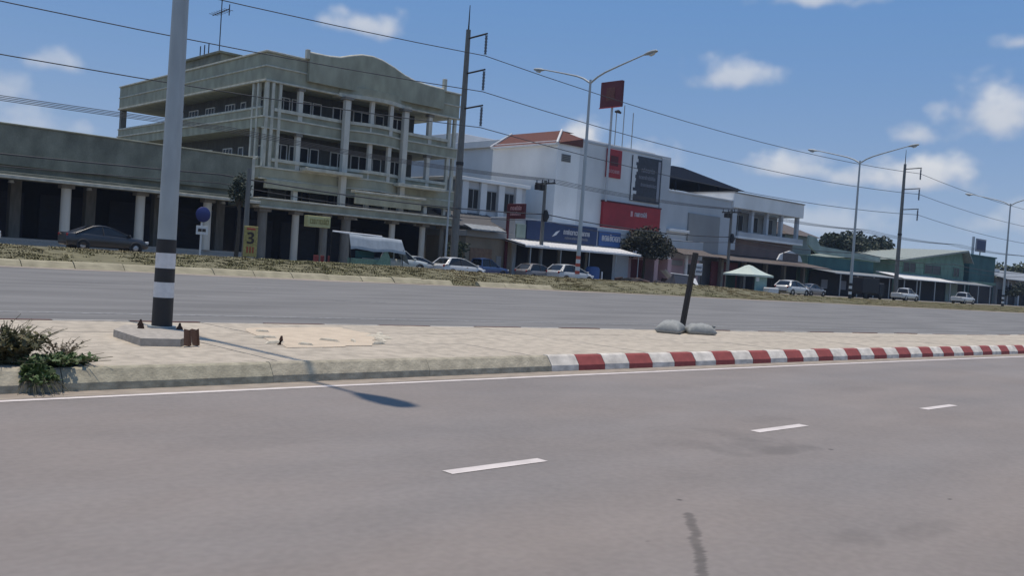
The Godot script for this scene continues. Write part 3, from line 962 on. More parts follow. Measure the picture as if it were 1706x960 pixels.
	sandbag("pale grey sandbag right of the leaning dark post", Vector3(15.98, 0.195, -11.30), Vector3(0.62, 0.21, 0.44), -0.65, 8)
	# weeds
	var g1 := leaf_mat(0.125, 0.125, 0.065)
	var g2 := leaf_mat(0.085, 0.135, 0.050)
	var g3 := leaf_mat(0.14, 0.115, 0.085)
	weed("tallest bushy weed behind the kerb at the left edge", Vector3(2.36, 0.19, -8.92), 110, 0.38, 0.36, Vector3.ZERO, g1, 1, 0.045)
	weed("tall dry weed with brown seed heads behind the bushy weed", Vector3(2.34, 0.19, -9.3), 26, 0.46, 0.32, Vector3.ZERO, g3, 2, 0.025)
	weed("low green weed creeping along the kerb top", Vector3(2.74, 0.19, -8.70), 90, 0.11, 0.32, Vector3.ZERO, g2, 3, 0.04)
	weed("brown green weed hanging over the kerb face", Vector3(2.50, 0.195, -8.55), 40, 0.14, 0.14, Vector3(0.02, -0.30, 0.24), g2, 4, 0.045)
	weed("thin pale weed on the paving beyond the kerb weeds", Vector3(2.95, 0.19, -9.35), 16, 0.22, 0.25, Vector3.ZERO, g3, 5, 0.022)

func make_poles():
	var vb := [[0.5, M.white], [0.25, M.red_band], [0.3, M.white], [0.25, M.red_band], [0.3, M.white], [0.25, M.red_band]]
	var bw := [[0.5, M.black], [0.3, M.white], [0.3, M.black], [0.3, M.white], [0.3, M.black]]
	var g := "double-arm lamps along the far verge"
	street_lamp("double-arm street lamp with red and white bands before the white awning", Vector3(50.75, 0.5, -47.1), 15.4, 4.9, 0.17, 0.085, 1.25, g, vb)
	street_lamp("double-arm street lamp before the shops right of the leaning post", Vector3(92.7, 0.15, -47.0), 14.7, 4.9, 0.17, 0.085, 1.25, g, bw)
	street_lamp("double-arm street lamp at the right edge near the teal building", Vector3(136.2, 0.1, -47.0), 14.3, 4.9, 0.17, 0.085, 1.25, g, bw)
	power_pole("tall concrete power pole at the right end of the four-storey building", 51.1, -62.0, 0.05, 21.2)
	power_pole("tall concrete power pole before the dark trees and green house", 136.2, -62.0, 0.05, 20.2)
	power_pole("farthest tall concrete power pole at the right", 221.0, -62.0, 0.05, 20.2)
	small_pole("short utility pole with crossarm and cable coil before the blue shop", 61.6, -62.0, 0.05, 9.5, 2)
	small_pole("short utility pole right of the large grey wall panel", 92.3, -62.0, 0.05, 9.5, 2)
	small_pole("short utility pole wrapped in dark cables beside the yellow number sign", 29.4, -57.5, 0.4, 6.6, 0)
	small_pole("thin plain pole left of the tall power pole", 49.55, -61.2, 0.05, 8.4, 0)
	var sp := [-35.0, 51.1, 136.2, 221.0, 306.0]
	var names := ["highest", "middle", "lowest"]
	for k in 3:
		wire("%s of the three wires hung from the tall power poles" % names[k], sp, 18.7 - 3.0 * k, -59.6, 1.3, 0.035, "three high wires")
	var lp := [-20.0, 29.4, 61.6, 92.3, 124.0, 156.0, 190.0, 224.0]
	var lz := [-63.15, -62.4, -61.6, -60.85]
	for k in 4:
		wire("thin lower wire on the short poles, %s from the road" % ["farthest", "second farthest", "second nearest", "nearest"][k], lp, 9.55, lz[k], 0.35, 0.022, "four lower wires")
	wire("thick black cable bundle sagging low along the shop fronts", lp, 6.3, -61.7, 0.45, 0.05, "low cables")
	wire("thin black cable sagging below the thick bundle", lp, 5.7, -61.75, 0.6, 0.03, "low cables")

# ---------------------------------------------------------------- buildings
func window(parent: Node, x: float, y: float, z: float, w: float, h: float, panes: int, side := false, fm: Material = null):
	# white frame with panes; faces +z, or -x when side
	var st := begin()
	var o := off(parent)
	var b := 0.09
	var list := [[-w / 2, -w / 2 + b, 0.0, h], [w / 2 - b, w / 2, 0.0, h], [-w / 2 + b, w / 2 - b, h - b, h], [-w / 2 + b, w / 2 - b, 0.0, b]]
	for k in range(1, panes):
		var xx := -w / 2 + w * k / panes
		list.append([xx - b / 2, xx + b / 2, b, h - b])
	for l in list:
		var c := Vector3((l[0] + l[1]) / 2, (l[2] + l[3]) / 2, 0)
		var s := Vector3(l[1] - l[0], l[3] - l[2], 0.12)
		if side:
			c = Vector3(0, c.y, c.x); s = Vector3(0.12, s.y, s.x)
		add_box(st, c, s, 0.01)
	var f := mi(parent, "window", st.commit(), fm if fm else M.frame_white, Vector3(x, y, z) - o)
	for k in panes:
		var a := -w / 2 + w * k / panes + b * 0.5
		var e := -w / 2 + w * (k + 1) / panes - b * 0.5
		if side: bx(f, "pane", M.glass, x - 0.015, x + 0.015, y + b, y + h - b, z + a, z + e)
		else: bx(f, "pane", M.glass, x + a, x + e, y + b, y + h - b, z - 0.015, z + 0.015)

func roof_hip(parent: Node, called: String, m: Material, x0: float, x1: float, z0: float, z1: float, y0: float, y1: float, ix: float, iz: float):
	var a := Vector3(x0, y0, z0); var b := Vector3(x1, y0, z0); var c := Vector3(x1, y0, z1); var d := Vector3(x0, y0, z1)
	var e := Vector3(x0 + ix, y1, z0 - iz); var f := Vector3(x1 - ix, y1, z0 - iz); var g := Vector3(x1 - ix, y1, z1 + iz); var h := Vector3(x0 + ix, y1, z1 + iz)
	return solid(parent, called, m, [[a, b, f, e], [b, c, g, f], [c, d, h, g], [d, a, e, h], [e, f, g, h], [a, d, c, b]])

func sheet_roof(parent: Node, called: String, m: Material, x0: float, x1: float, zf: float, yf: float, zb: float, yb: float, th := 0.1):
	var n := int((x1 - x0) / 0.5)
	var st := begin()
	var o := off(parent)
	var k := 0
	for i in n * 2:
		var a := x0 + (x1 - x0) * i / (n * 2.0)
		var b := x0 + (x1 - x0) * (i + 1) / (n * 2.0)
		var ya := 0.03 if i % 2 == 0 else 0.0
		var yb2 := 0.03 - ya
		quad(st, Vector3(a, yf + ya, zf) - o, Vector3(b, yf + yb2, zf) - o, Vector3(b, yb + yb2, zb) - o, Vector3(a, yb + ya, zb) - o)
		quad(st, Vector3(a, yf - th, zf) - o, Vector3(a, yb - th, zb) - o, Vector3(b, yb - th, zb) - o, Vector3(b, yf - th, zf) - o)
		quad(st, Vector3(a, yf - th, zf) - o, Vector3(b, yf - th, zf) - o, Vector3(b, yf + yb2, zf) - o, Vector3(a, yf + ya, zf) - o)
	return mi(parent, called, done(st), m)

func low_arcade():
	var t := thing("arcade_building", "low weathered grey arcade building with tall blank parapet at the left", "building", Vector3(7, 0.3, -70))
	bx(t, "parapet", M.render_grey, -20, 34.0, 5.62, 8.2, -67.2, -66.2)
	bx(t, "coping", M.render_cream, -20, 34.05, 8.2, 8.3, -67.25, -66.12)
	bx(t, "corner_trim", M.render_trim, 34.0, 34.25, 5.2, 8.2, -67.0, -66.1)
	bx(t, "roof_slab", M.render_grey, -20, 33.9, 5.15, 5.70, -90, -66.5)
	bx(t, "canopy", M.render_grey, -20, 34.2, 4.74, 5.12, -67.2, -64.9)
	bx(t, "canopy_edge", M.render_trim, -20, 34.2, 4.70, 4.92, -64.9, -64.75)
	bx(t, "plinth", M.concrete, -20, 34.2, 0.2, 0.95, -90, -65.6)
	bx(t, "step", M.concrete, -20, 34.2, 0.2, 0.68, -65.6, -65.0)
	bx(t, "back_wall", M.shop_shade, -20, 34.0, 0.95, 5.2, -90.2, -73.2)
	for k in 8:
		var x := 20.6 - 4.93 * 5 + 4.93 * k
		tube(t, "column", M.column, [Vector3(x, 0.95, -65.75), Vector3(x, 4.5, -65.75)], [0.33, 0.31], 14)
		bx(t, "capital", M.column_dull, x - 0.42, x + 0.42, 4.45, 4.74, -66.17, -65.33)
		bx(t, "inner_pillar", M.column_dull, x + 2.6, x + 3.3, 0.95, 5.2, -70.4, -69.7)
		var s := bx(t, "shutter", M.shutter, x + 0.5, x + 4.4, 0.95, 4.2, -73.2, -73.08)
		for j in 8: bx(s, "slat", M.shutter, x + 0.55, x + 4.35, 1.02 + j * 0.4, 1.34 + j * 0.4, -73.08, -73.04)
		tube(t, "ceiling_lamp", M.lens, [Vector3(x + 2.0, 4.55, -67.4), Vector3(x + 2.0, 4.73, -67.4)], [0.2, 0.14], 10)

func bowed(x0: float, x1: float, zf: float, zb: float, c0: float, c1: float, bulge: float) -> PackedVector2Array:
	var p := PackedVector2Array([Vector2(x0, zb), Vector2(x0, zf)])
	for i in 13:
		var u := i / 12.0
		p.append(Vector2(lerpf(c0, c1, u), zf + bulge * sin(PI * u)))
	p.append(Vector2(x1, zf)); p.append(Vector2(x1, zb))
	return p

func rail_path(x0: float, x1: float, zf: float, c0: float, c1: float, bulge: float, wdt: float) -> PackedVector2Array:
	var p := PackedVector2Array()
	var a := bowed(x0, x1, zf, zf - 1.0, c0, c1, bulge)
	var fwd := []
	for i in range(1, a.size() - 1): fwd.append(a[i])
	for v in fwd: p.append(v)
	for i in fwd.size(): p.append(fwd[fwd.size() - 1 - i] - Vector2(0, wdt))
	return p

func big_building():
	var t := thing("office_building", "four-storey grey green building with open balconies and arched roof parapet", "building", Vector3(45.6, 0.2, -83))
	var X0 := 35.7; var X1 := 55.6; var ZF := -68.0; var ZB := -99.0
	var c0 := 43.1; var c1 := 49.2
	# floors with edge bands
	for y in [7.0, 11.0]:
		plate(t, "floor_slab", M.render_cream, bowed(X0, X1, ZF, ZB, c0, c1, 0.95), y, y + 0.78)
		plate(t, "slab_moulding", M.render_trim, bowed(X0 - 0.1, X1 + 0.1, ZF + 0.1, ZB, c0, c1, 0.95), y + 0.78, y + 0.90)
		plate(t, "slab_moulding", M.render_trim, rail_path(X0 - 0.07, X1 + 0.07, ZF + 0.07, c0, c1, 0.95, 0.3), y - 0.1, y)
		plate(t, "balcony_rail", M.render_trim, rail_path(X0 + 0.9, X1 - 1.1, ZF + 0.02, c0, c1, 0.93, 0.26), y + 1.36, y + 1.62)
		plate(t, "balcony_panel", M.render_cream, rail_path(X0 + 0.9, X1 - 1.1, ZF - 0.14, c0, c1, 0.9, 0.1), y + 0.90, y + 1.36)
		bx(t, "side_parapet", M.render_cream, X0 + 0.03, X0 + 0.3, y + 0.9, y + 1.5, ZB, ZF - 0.6)
		bx(t, "side_rail", M.render_trim, X0 - 0.04, X0 + 0.36, y + 1.5, y + 1.68, ZB, ZF - 0.55)
	# roof edge
	bx(t, "roof_slab", M.render_cream, X0 + 0.2, X1 - 0.2, 14.62, 14.85, ZB, ZF - 0.2)
	bx(t, "roof_fascia", M.render_cream, X0, X1, 14.75, 16.9, ZF - 0.32, ZF)
	bx(t, "roof_fascia", M.render_cream, X0, X0 + 0.32, 14.75, 16.9, ZB, ZF - 0.32)
	bx(t, "roof_fascia", M.render_cream, X1 - 0.32, X1, 14.75, 16.9, ZB, ZF - 0.32)
	bx(t, "roof_fascia", M.render_cream, X0 + 0.32, X1 - 0.32, 14.75, 16.9, ZB, ZB + 0.3)
	for yy in [[14.6, 14.75, 0.14], [15.78, 15.9, 0.08], [16.9, 17.04, 0.12]]:
		var e: float = yy[2]
		bx(t, "roof_moulding", M.render_trim, X0 - e, X1 + e, yy[0], yy[1], ZF - 0.2, ZF + e)
		bx(t, "roof_moulding", M.render_trim, X0 - e, X0 + 0.2, yy[0], yy[1], ZB, ZF - 0.2)
	# bowed arched parapet over the middle
	var top := [[39.3, 17.45], [41.0, 17.48], [42.2, 17.62], [43.2, 17.95], [44.3, 18.25], [45.4, 18.33], [46.4, 18.2], [47.6, 17.85], [48.8, 17.4], [50.0, 17.1], [51.5, 16.98], [53.4, 16.95]]
	var poly := PackedVector2Array([Vector2(39.3, 15.2)])
	for p in top: poly.append(Vector2(p[0], p[1]))
	poly.append(Vector2(53.4, 15.2))
	prism(t, "arched_parapet", M.render_cream, poly, ZF + 0.1, ZF + 0.42)
	var cp := []
	for p in top: cp.append(Vector3(p[0], p[1] + 0.04, ZF + 0.28))
	tube(t, "arch_trim", M.render_trim, cp, 0.13, 8)
	plate(t, "bowed_cornice", M.render_trim, rail_path(42.4, 50.0, ZF + 0.16, c0, c1, 0.95, 1.1), 14.55, 14.86)
	plate(t, "bowed_cornice", M.render_cream, rail_path(42.5, 49.9, ZF + 0.1, c0, c1, 0.85, 1.0), 14.86, 15.5)
	bx(t, "parapet_post", M.render_trim, 53.3, 53.62, 16.9, 18.0, ZF + 0.05, ZF + 0.4)
	bx(t, "parapet_post", M.render_trim, 39.0, 39.3, 17.0, 17.75, ZF + 0.05, ZF + 0.4)
	# columns of the two balcony floors and the mezzanine
	for fl in [[5.3, 6.9], [7.9, 10.9], [11.9, 14.6]]:
		for cx in [39.0, 52.4]:
			var w: float = 0.2
			bx(t, "column", M.column, cx - w, cx + w, fl[0], fl[1], ZF - 0.5, ZF - 0.08)
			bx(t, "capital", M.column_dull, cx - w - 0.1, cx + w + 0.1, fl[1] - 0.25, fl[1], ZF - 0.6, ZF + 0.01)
		for cx in [45.5, 47.5]:
			bx(t, "column", M.column, cx - 0.18, cx + 0.18, fl[0], fl[1], ZF + 0.35, ZF + 0.7)
	for cx in [43.1, 49.2]:
		bx(t, "tall_column", M.column, cx - 0.26, cx + 0.26, 5.26, 14.3, ZF + 0.12, ZF + 0.6)
		bx(t, "capital", M.column_dull, cx - 0.42, cx + 0.42, 14.3, 14.55, ZF - 0.1, ZF + 0.75)
	for cx in [35.78, 36.28, 36.92]:
		bx(t, "corner_pilaster", M.render_trim, cx, cx + 0.26, 7.9, 14.6, ZF - 0.28, ZF + 0.06)
	bx(t, "corner_pier", M.render_cream, 36.04, 36.92, 7.9, 14.6, ZF - 0.9, ZF - 0.2)
	for cz in [-69.3, -70.1]:
		bx(t, "corner_pilaster", M.render_trim, X0 - 0.04, X0 + 0.24, 7.9, 14.6, cz, cz + 0.28)
	for cx in [54.45, 55.1]:
		bx(t, "corner_pilaster", M.render_trim, cx, cx + 0.3, 5.3, 14.6, ZF - 0.32, ZF - 0.02)
	bx(t, "end_column", M.column_dull, 35.75, 36.3, 7.9, 14.6, ZB + 0.1, ZB + 0.6)
	for cz in [-78.0, -88.0]:
		bx(t, "side_column", M.column_dull, 55.1, 55.5, 5.3, 14.6, cz, cz + 0.4)
	# inner walls
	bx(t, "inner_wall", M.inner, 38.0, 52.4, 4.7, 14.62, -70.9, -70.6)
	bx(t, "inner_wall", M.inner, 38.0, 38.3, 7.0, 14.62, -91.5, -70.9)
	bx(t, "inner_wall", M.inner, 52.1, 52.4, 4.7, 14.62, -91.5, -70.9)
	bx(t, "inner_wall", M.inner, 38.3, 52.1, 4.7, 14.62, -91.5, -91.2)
	for y in [8.35, 12.25]:
		for w in [[38.75, 1.1, 2], [40.45, 1.7, 2], [41.95, 0.8, 1], [44.3, 1.4, 2], [46.5, 1.6, 2], [48.4, 0.9, 1], [50.4, 1.7, 2]]:
			window(t, w[0], y + 0.05, -70.55, w[1] * 1.1, 1.75, w[2])
		for w in [[-72.6, 2.2, 3], [-76.0, 0.9, 1], [-78.5, 1.8, 3], [-82.5, 1.8, 3], [-86.0, 2.0, 3], [-89.6, 2.4, 4]]:
			window(t, 37.95, y + 0.05, w[0], w[1], 1.65, w[2], true)
	for w in [[40.6, 2.4, 3], [44.6, 2.2, 3], [47.2, 2.0, 2], [50.6, 2.2, 3]]:
		window(t, w[0], 5.5, -70.55, w[1], 1.15, w[2], false, M.column_dull)
	# canopy and ground floor
	bx(t, "canopy", M.render_cream, 34.4, 53.4, 4.62, 5.12, -70.6, -65.35)
	bx(t, "canopy_edge", M.render_trim, 34.35, 53.45, 5.12, 5.26, -70.6, -65.25)
	bx(t, "canopy_edge", M.render_trim, 34.35, 53.45, 4.48, 4.62, -66.4, -65.25)
	bx(t, "middle_band", M.render_cream, 36.2, 55.4, 6.2, 6.9, -68.3, -67.8)
	bx(t, "plinth", M.concrete, 34.3, 55.6, 0.0, 0.42, -94, -65.9)
	bx(t, "back_wall", M.shop_shade, 34.4, 55.6, 0.42, 4.62, -94.0, -72.0)
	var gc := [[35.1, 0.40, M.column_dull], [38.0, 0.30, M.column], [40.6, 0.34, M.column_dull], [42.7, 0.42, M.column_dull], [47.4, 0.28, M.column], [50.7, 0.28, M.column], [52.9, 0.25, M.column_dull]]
	for c in gc:
		tube(t, "ground_column", c[2], [Vector3(c[0], 0.42, -66.1), Vector3(c[0], 4.25, -66.1)], [c[1], c[1] * 0.94], 14)
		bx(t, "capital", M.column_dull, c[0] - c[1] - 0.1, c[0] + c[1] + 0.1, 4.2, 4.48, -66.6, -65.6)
	for k in 4:
		var x := 35.8 + k * 4.2
		var s := bx(t, "shutter", M.shutter, x, x + 3.4, 0.42, 3.7, -72.0, -71.9)
		for j in 7: bx(s, "slat", M.shutter, x + 0.05, x + 3.35, 0.5 + j * 0.45, 0.88 + j * 0.45, -71.9, -71.86)
	for k in 3:
		tube(t, "ceiling_lamp", M.lens, [Vector3(44.6 + 3.2 * k, 4.3, -67.6), Vector3(44.6 + 3.2 * k, 4.47, -67.6)], [0.2, 0.14], 10)
	# boards across the mezzanine
	bx(t, "fascia_board", M.render_cream, 43.5, 50.4, 5.62, 6.55, -66.3, -66.1)
	bx(t, "board_ledge", M.render_trim, 43.3, 50.8, 6.55, 6.72, -66.6, -65.95)
	bx(t, "awning_ledge", M.render_trim, 39.2, 44.6, 7.9, 8.16, ZF, ZF + 1.15)
	bx(t, "awning_ledge", M.render_trim, 48.3, 53.6, 7.62, 7.9, ZF + 0.12, ZF + 1.2)
	# stair head
	bx(t, "stair_head", M.render_grey, 38.2, 43.0, 14.85, 18.9, -90.0, -81.5)
	bx(t, "stair_head_roof", M.render_grey, 37.9, 43.3, 18.9, 19.1, -90.3, -81.2)
	for k in 3:
		tube(t, "vent_pipe", M.dark_steel, [Vector3(38.4, 19.1, -86.4 + k * 0.9), Vector3(38.4, 20.2, -86.4 + k * 0.9)], 0.05, 6)
	var a := thing("television_antenna", "thin television antenna mast on the stair head roof", "antenna", Vector3(38.6, 19.1, -82.8))
	tube(a, "mast", M.dark_steel, [Vector3(38.6, 19.05, -82.8), Vector3(38.6, 25.4, -82.8)], 0.045, 6)
	tube(a, "boom", M.dark_steel, [Vector3(38.6, 22.9, -84.6), Vector3(38.6, 23.0, -81.2)], 0.04, 6)
	for k in 7:
		tube(a, "element", M.dark_steel, [Vector3(38.15, 22.95, -84.4 + k * 0.5), Vector3(39.05, 22.95, -84.4 + k * 0.5)], 0.025, 5)
	tube(a, "reflector", M.dark_steel, [Vector3(38.6, 22.4, -81.2), Vector3(38.6, 23.4, -81.2)], 0.05, 5)

func white_building():
	var t := thing("shop_building", "tall white shop building with red sign band and posters", "building", Vector3(78, 0.0, -76))
	bx(t, "wall", M.wall_white, 72.4, 87.9, 0.0, 14.95, -90, -68.0)
	bx(t, "lit_side_wing", M.wall_bright, 68.95, 72.4, 0.0, 14.6, -78.0, -67.97)  # lighter white than the front: sun on the left face, put into the colour
	bx(t, "coping", M.wall_pale, 72.5, 88.0, 14.95, 15.2, -90.05, -67.92)
	bx(t, "roof_block", M.wall_white, 72.0, 87.6, 14.95, 15.75, -89, -70.0)
	# tiled mansard strip over the left face
	solid(t, "tiled_roof", M.roof_tile, [
		[Vector3(68.7, 14.3, -67.8), Vector3(68.7, 14.3, -78.0), Vector3(70.6, 15.9, -76.8), Vector3(70.6, 15.9, -69.2)],
		[Vector3(68.7, 14.3, -67.8), Vector3(70.6, 15.9, -69.2), Vector3(72.6, 15.2, -67.8)],
		[Vector3(68.7, 14.3, -67.8), Vector3(72.6, 15.2, -67.8), Vector3(72.6, 14.3, -67.8)],
		[Vector3(70.6, 15.9, -69.2), Vector3(70.6, 15.9, -76.8), Vector3(72.6, 15.9, -76.8), Vector3(72.6, 15.9, -69.2)],
		[Vector3(68.7, 14.3, -78.0), Vector3(72.6, 14.3, -78.0), Vector3(70.6, 15.9, -76.8)]])
	tube(t, "ridge_cap", M.roof_white, [Vector3(68.6, 14.3, -67.75), Vector3(70.6, 15.95, -69.15)], 0.14, 6)
	tube(t, "ridge_cap", M.roof_white, [Vector3(68.6, 14.3, -78.05), Vector3(70.6, 15.95, -76.85)], 0.14, 6)
	bx(t, "eaves_board", M.roof_white, 68.6, 68.95, 14.1, 14.3, -78.1, -67.75)
	bx(t, "louvre", M.wall_grey, 69.6, 71.0, 12.5, 13.3, -67.99, -67.93)
	for k in 4: bx(t, "louvre_slat", M.inner, 69.7, 70.9, 12.58 + k * 0.18, 12.68 + k * 0.18, -67.93, -67.9)
	bx(t, "pilaster", M.wall_pale, 86.3, 87.9, 0, 14.95, -68.0, -67.85)
	var b := bx(t, "red_banner", M.sign_red, 76.6, 79.1, 11.7, 14.8, -67.99, -67.86)
	bx(b, "picture", M.sign_maroon, 77.2, 78.5, 13.0, 14.1, -67.86, -67.84)
	strokes(b, M.ink_pink, 77.0, 78.9, 12.2, 12.55, -67.84, 5)
	var p := bx(t, "dark_poster", M.poster, 81.0, 86.2, 9.55, 14.65, -67.99, -67.84)
	strokes(p, M.ink_grey, 82.6, 85.0, 12.9, 13.3, -67.82, 6)
	strokes(p, M.ink_grey, 82.2, 85.3, 12.1, 12.45, -67.82, 7)
	strokes(p, M.ink_grey, 82.6, 85.4, 11.3, 11.6, -67.82, 8)
	bx(p, "pale_edge", M.ink_grey, 85.55, 86.0, 9.8, 14.4, -67.84, -67.82)
	var rng2 := RandomNumberGenerator.new()
	rng2.seed = 77
	for k in 14:   # torn left edge of the poster
		var y := 9.6 + k * 0.36
		bx(p, "torn_edge", M.wall_white, 80.98, 81.1 + rng2.randf_range(0.05, 0.8), y, y + 0.36, -67.84, -67.80)
	var r := bx(t, "red_sign_band", M.sign_red, 76.3, 86.3, 5.5, 8.95, -67.99, -67.6)
	bx(r, "sign_top", M.sign_maroon, 76.2, 86.4, 8.95, 9.12, -67.99, -67.55)
	bx(r, "emblem", M.ink_pink, 80.9, 81.25, 7.7, 8.3, -67.6, -67.56)
	strokes(r, M.ink_white, 81.6, 83.6, 7.75, 8.2, -67.56, 9)
	bx(t, "ground_front", M.shop_shade, 77.0, 87.6, 0.1, 3.2, -67.99, -67.9)
	for m in [[79.2, 16.4, 19.2], [80.5, 16.0, 20.2], [82.1, 15.8, 19.6]]:
		var a := thing("roof_mast", "thin mast on the white building roof, %s" % ["with a floodlight on top", "tallest, plain", "rightmost, plain"][[79.2, 80.5, 82.1].find(m[0])], "mast", Vector3(m[0], 15.2, -69.2), "masts on the white roof")
		tube(a, "pole", M.lamp_grey, [Vector3(m[0], 15.0, -69.2), Vector3(m[0], m[2], -69.2)], 0.06, 6)
		if m[0] < 80.0:
			tube(a, "floodlight", M.dark_steel, [Vector3(m[0] - 0.45, m[2], -69.0), Vector3(m[0], m[2] + 0.1, -69.0), Vector3(m[0] + 0.45, m[2], -69.0)], [0.12, 0.2, 0.12], 8)
	var s := thing("square_sign", "dark red square sign high on a mast above the white building", "sign", Vector3(76.5, 15.2, -67.6))
	tube(s, "mast", M.wall_pale, [Vector3(76.5, 9.0, -67.55), Vector3(76.5, 19.2, -67.55)], 0.13, 8)
	bx(s, "sign_box", M.sign_maroon, 76.3, 76.7, 19.2, 22.0, -69.2, -66.2)
	bx(s, "sign_frame", M.sign_red, 76.24, 76.3, 19.1, 19.2, -69.25, -66.15)
	bx(s, "emblem", M.roof_tile, 76.26, 76.3, 19.9, 21.3, -68.3, -67.1)

func blue_shop():
	var t := thing("blue_sign_shop", "low shop with blue lettered sign and white metal awning", "shop", Vector3(67, 0, -65))
	bx(t, "wall", M.wall_pale, 60.2, 77.2, 0, 5.9, -67.8, -64.3)
	bx(t, "shaded_opening", M.shop_shade, 60.6, 74.5, 0.05, 3.6, -64.3, -64.2)  # near-black panel on the wall, painting the shade of an open shop
	var b := bx(t, "blue_sign", M.sign_blue, 61.6, 71.6, 3.95, 5.75, -64.3, -64.05)
	strokes(b, M.ink_white, 66.6, 70.6, 4.75, 5.15, -64.02, 15)
	strokes(b, M.ink_grey, 66.8, 70.2, 4.3, 4.5, -64.02, 16)
	solid(b, "swoosh", M.ink_white, [[Vector3(65.0, 4.4, -64.03), Vector3(65.5, 4.9, -64.03), Vector3(66.1, 5.1, -64.03), Vector3(65.6, 4.6, -64.03)]])
	var c := bx(t, "blue_sign", M.blue_plastic, 72.0, 75.4, 3.95, 5.5, -64.3, -64.1)
	strokes(c, M.ink_white, 72.4, 75.1, 4.5, 5.05, -64.07, 17)
	bx(t, "pale_sign", M.wall_mint, 60.3, 61.5, 4.0, 5.3, -64.3, -64.1)
	sheet_roof(t, "awning", M.roof_white, 58.6, 75.2, -61.0, 3.25, -64.3, 3.85, 0.16)
	for x in [59.5, 63.5, 67.5, 71.5, 75.0]:
		tube(t, "awning_post", M.lamp_grey, [Vector3(x, 0.0, -61.2), Vector3(x, 3.15, -61.2)], 0.05, 6)
	for x in [62.0, 66.0, 70.0]: bx(t, "inner_pillar", M.column_dull, x, x + 0.35, 0.05, 3.6, -64.2, -64.0)
	var s := thing("red_sign", "small dark red sign with pale letters projecting before the grey house", "sign", Vector3(59.0, 0, -63.0))
	tube(s, "post", M.sign_maroon, [Vector3(59.0, 0.05, -64.0), Vector3(59.0, 7.0, -64.0)], 0.16, 8)
	bx(s, "sign_box", M.sign_maroon, 58.88, 59.12, 5.65, 7.05, -64.0, -61.75)
	strokes(s, M.ink_pink, -63.6, -62.1, 6.45, 6.75, 58.86, 21, true)
	strokes(s, M.ink_pink, -63.6, -62.1, 5.95, 6.2, 58.86, 22, true)

func middle_houses():
	var t := thing("grey_house", "pale grey two-storey house with white roof edge left of the white building", "house", Vector3(62, 0, -72))
	bx(t, "wall", M.wall_pale, 57.6, 66.8, 0, 9.3, -80, -70.0)
	bx(t, "roof_edge", M.wall_bright, 57.4, 67.0, 9.3, 9.65, -80.2, -69.5)
	for x in [58.0, 60.4, 62.8, 65.2]:
		bx(t, "pilaster", M.wall_white, x, x + 0.8, 5.0, 9.3, -70.0, -69.7)
	for x in [59.6, 62.0, 64.4]:
		window(t, x, 6.6, -69.95, 1.4, 2.0, 2, false, M.wall_grey)
	bx(t, "sill_band", M.wall_grey, 57.5, 66.9, 5.6, 5.85, -70.0, -69.6)
	sheet_roof(t, "lean_to_roof", M.roof_dark, 54.5, 61.5, -65.6, 4.7, -70.0, 6.2)
	var b := thing("back_block", "plain pale block with grey band far behind the grey house", "building", Vector3(78, 0, -96))
	bx(b, "wall", M.wall_pale, 73.6, 84.0, 0, 15.6, -104, -90)
	bx(b, "parapet", M.wall_white, 73.5, 84.1, 15.6, 17.3, -104.1, -89.9)
	bx(b, "window_band", M.wall_grey, 73.9, 83.5, 13.4, 15.2, -90.0, -89.95)
	for x in [75.0, 77.3, 79.6]: window(b, x, 13.6, -89.9, 1.6, 1.3, 2, false, M.wall_grey)
	var g := thing("beige_garage", "low beige garage with brown shutter behind the parked white hatchbacks", "garage", Vector3(57, 0, -66))
	bx(g, "wall", M.wall_beige, 54.2, 59.9, 0, 3.7, -70, -64.2)
	bx(g, "roof_edge", M.wall_grey, 54.0, 60.0, 3.7, 4.25, -70.1, -63.9)
	var s := bx(g, "shutter", M.shutter_brown, 54.7, 57.4, 0.05, 2.7, -64.2, -64.12)
	for j in 6: bx(s, "slat", M.shutter_brown, 54.75, 57.35, 0.1 + j * 0.43, 0.48 + j * 0.43, -64.12, -64.08)
	bx(g, "door", M.wall_grey, 58.0, 58.6, 0.9, 2.1, -64.2, -64.12)
	sheet_roof(g, "awning", M.roof_metal, 53.6, 57.8, -62.8, 4.35, -64.1, 4.8)

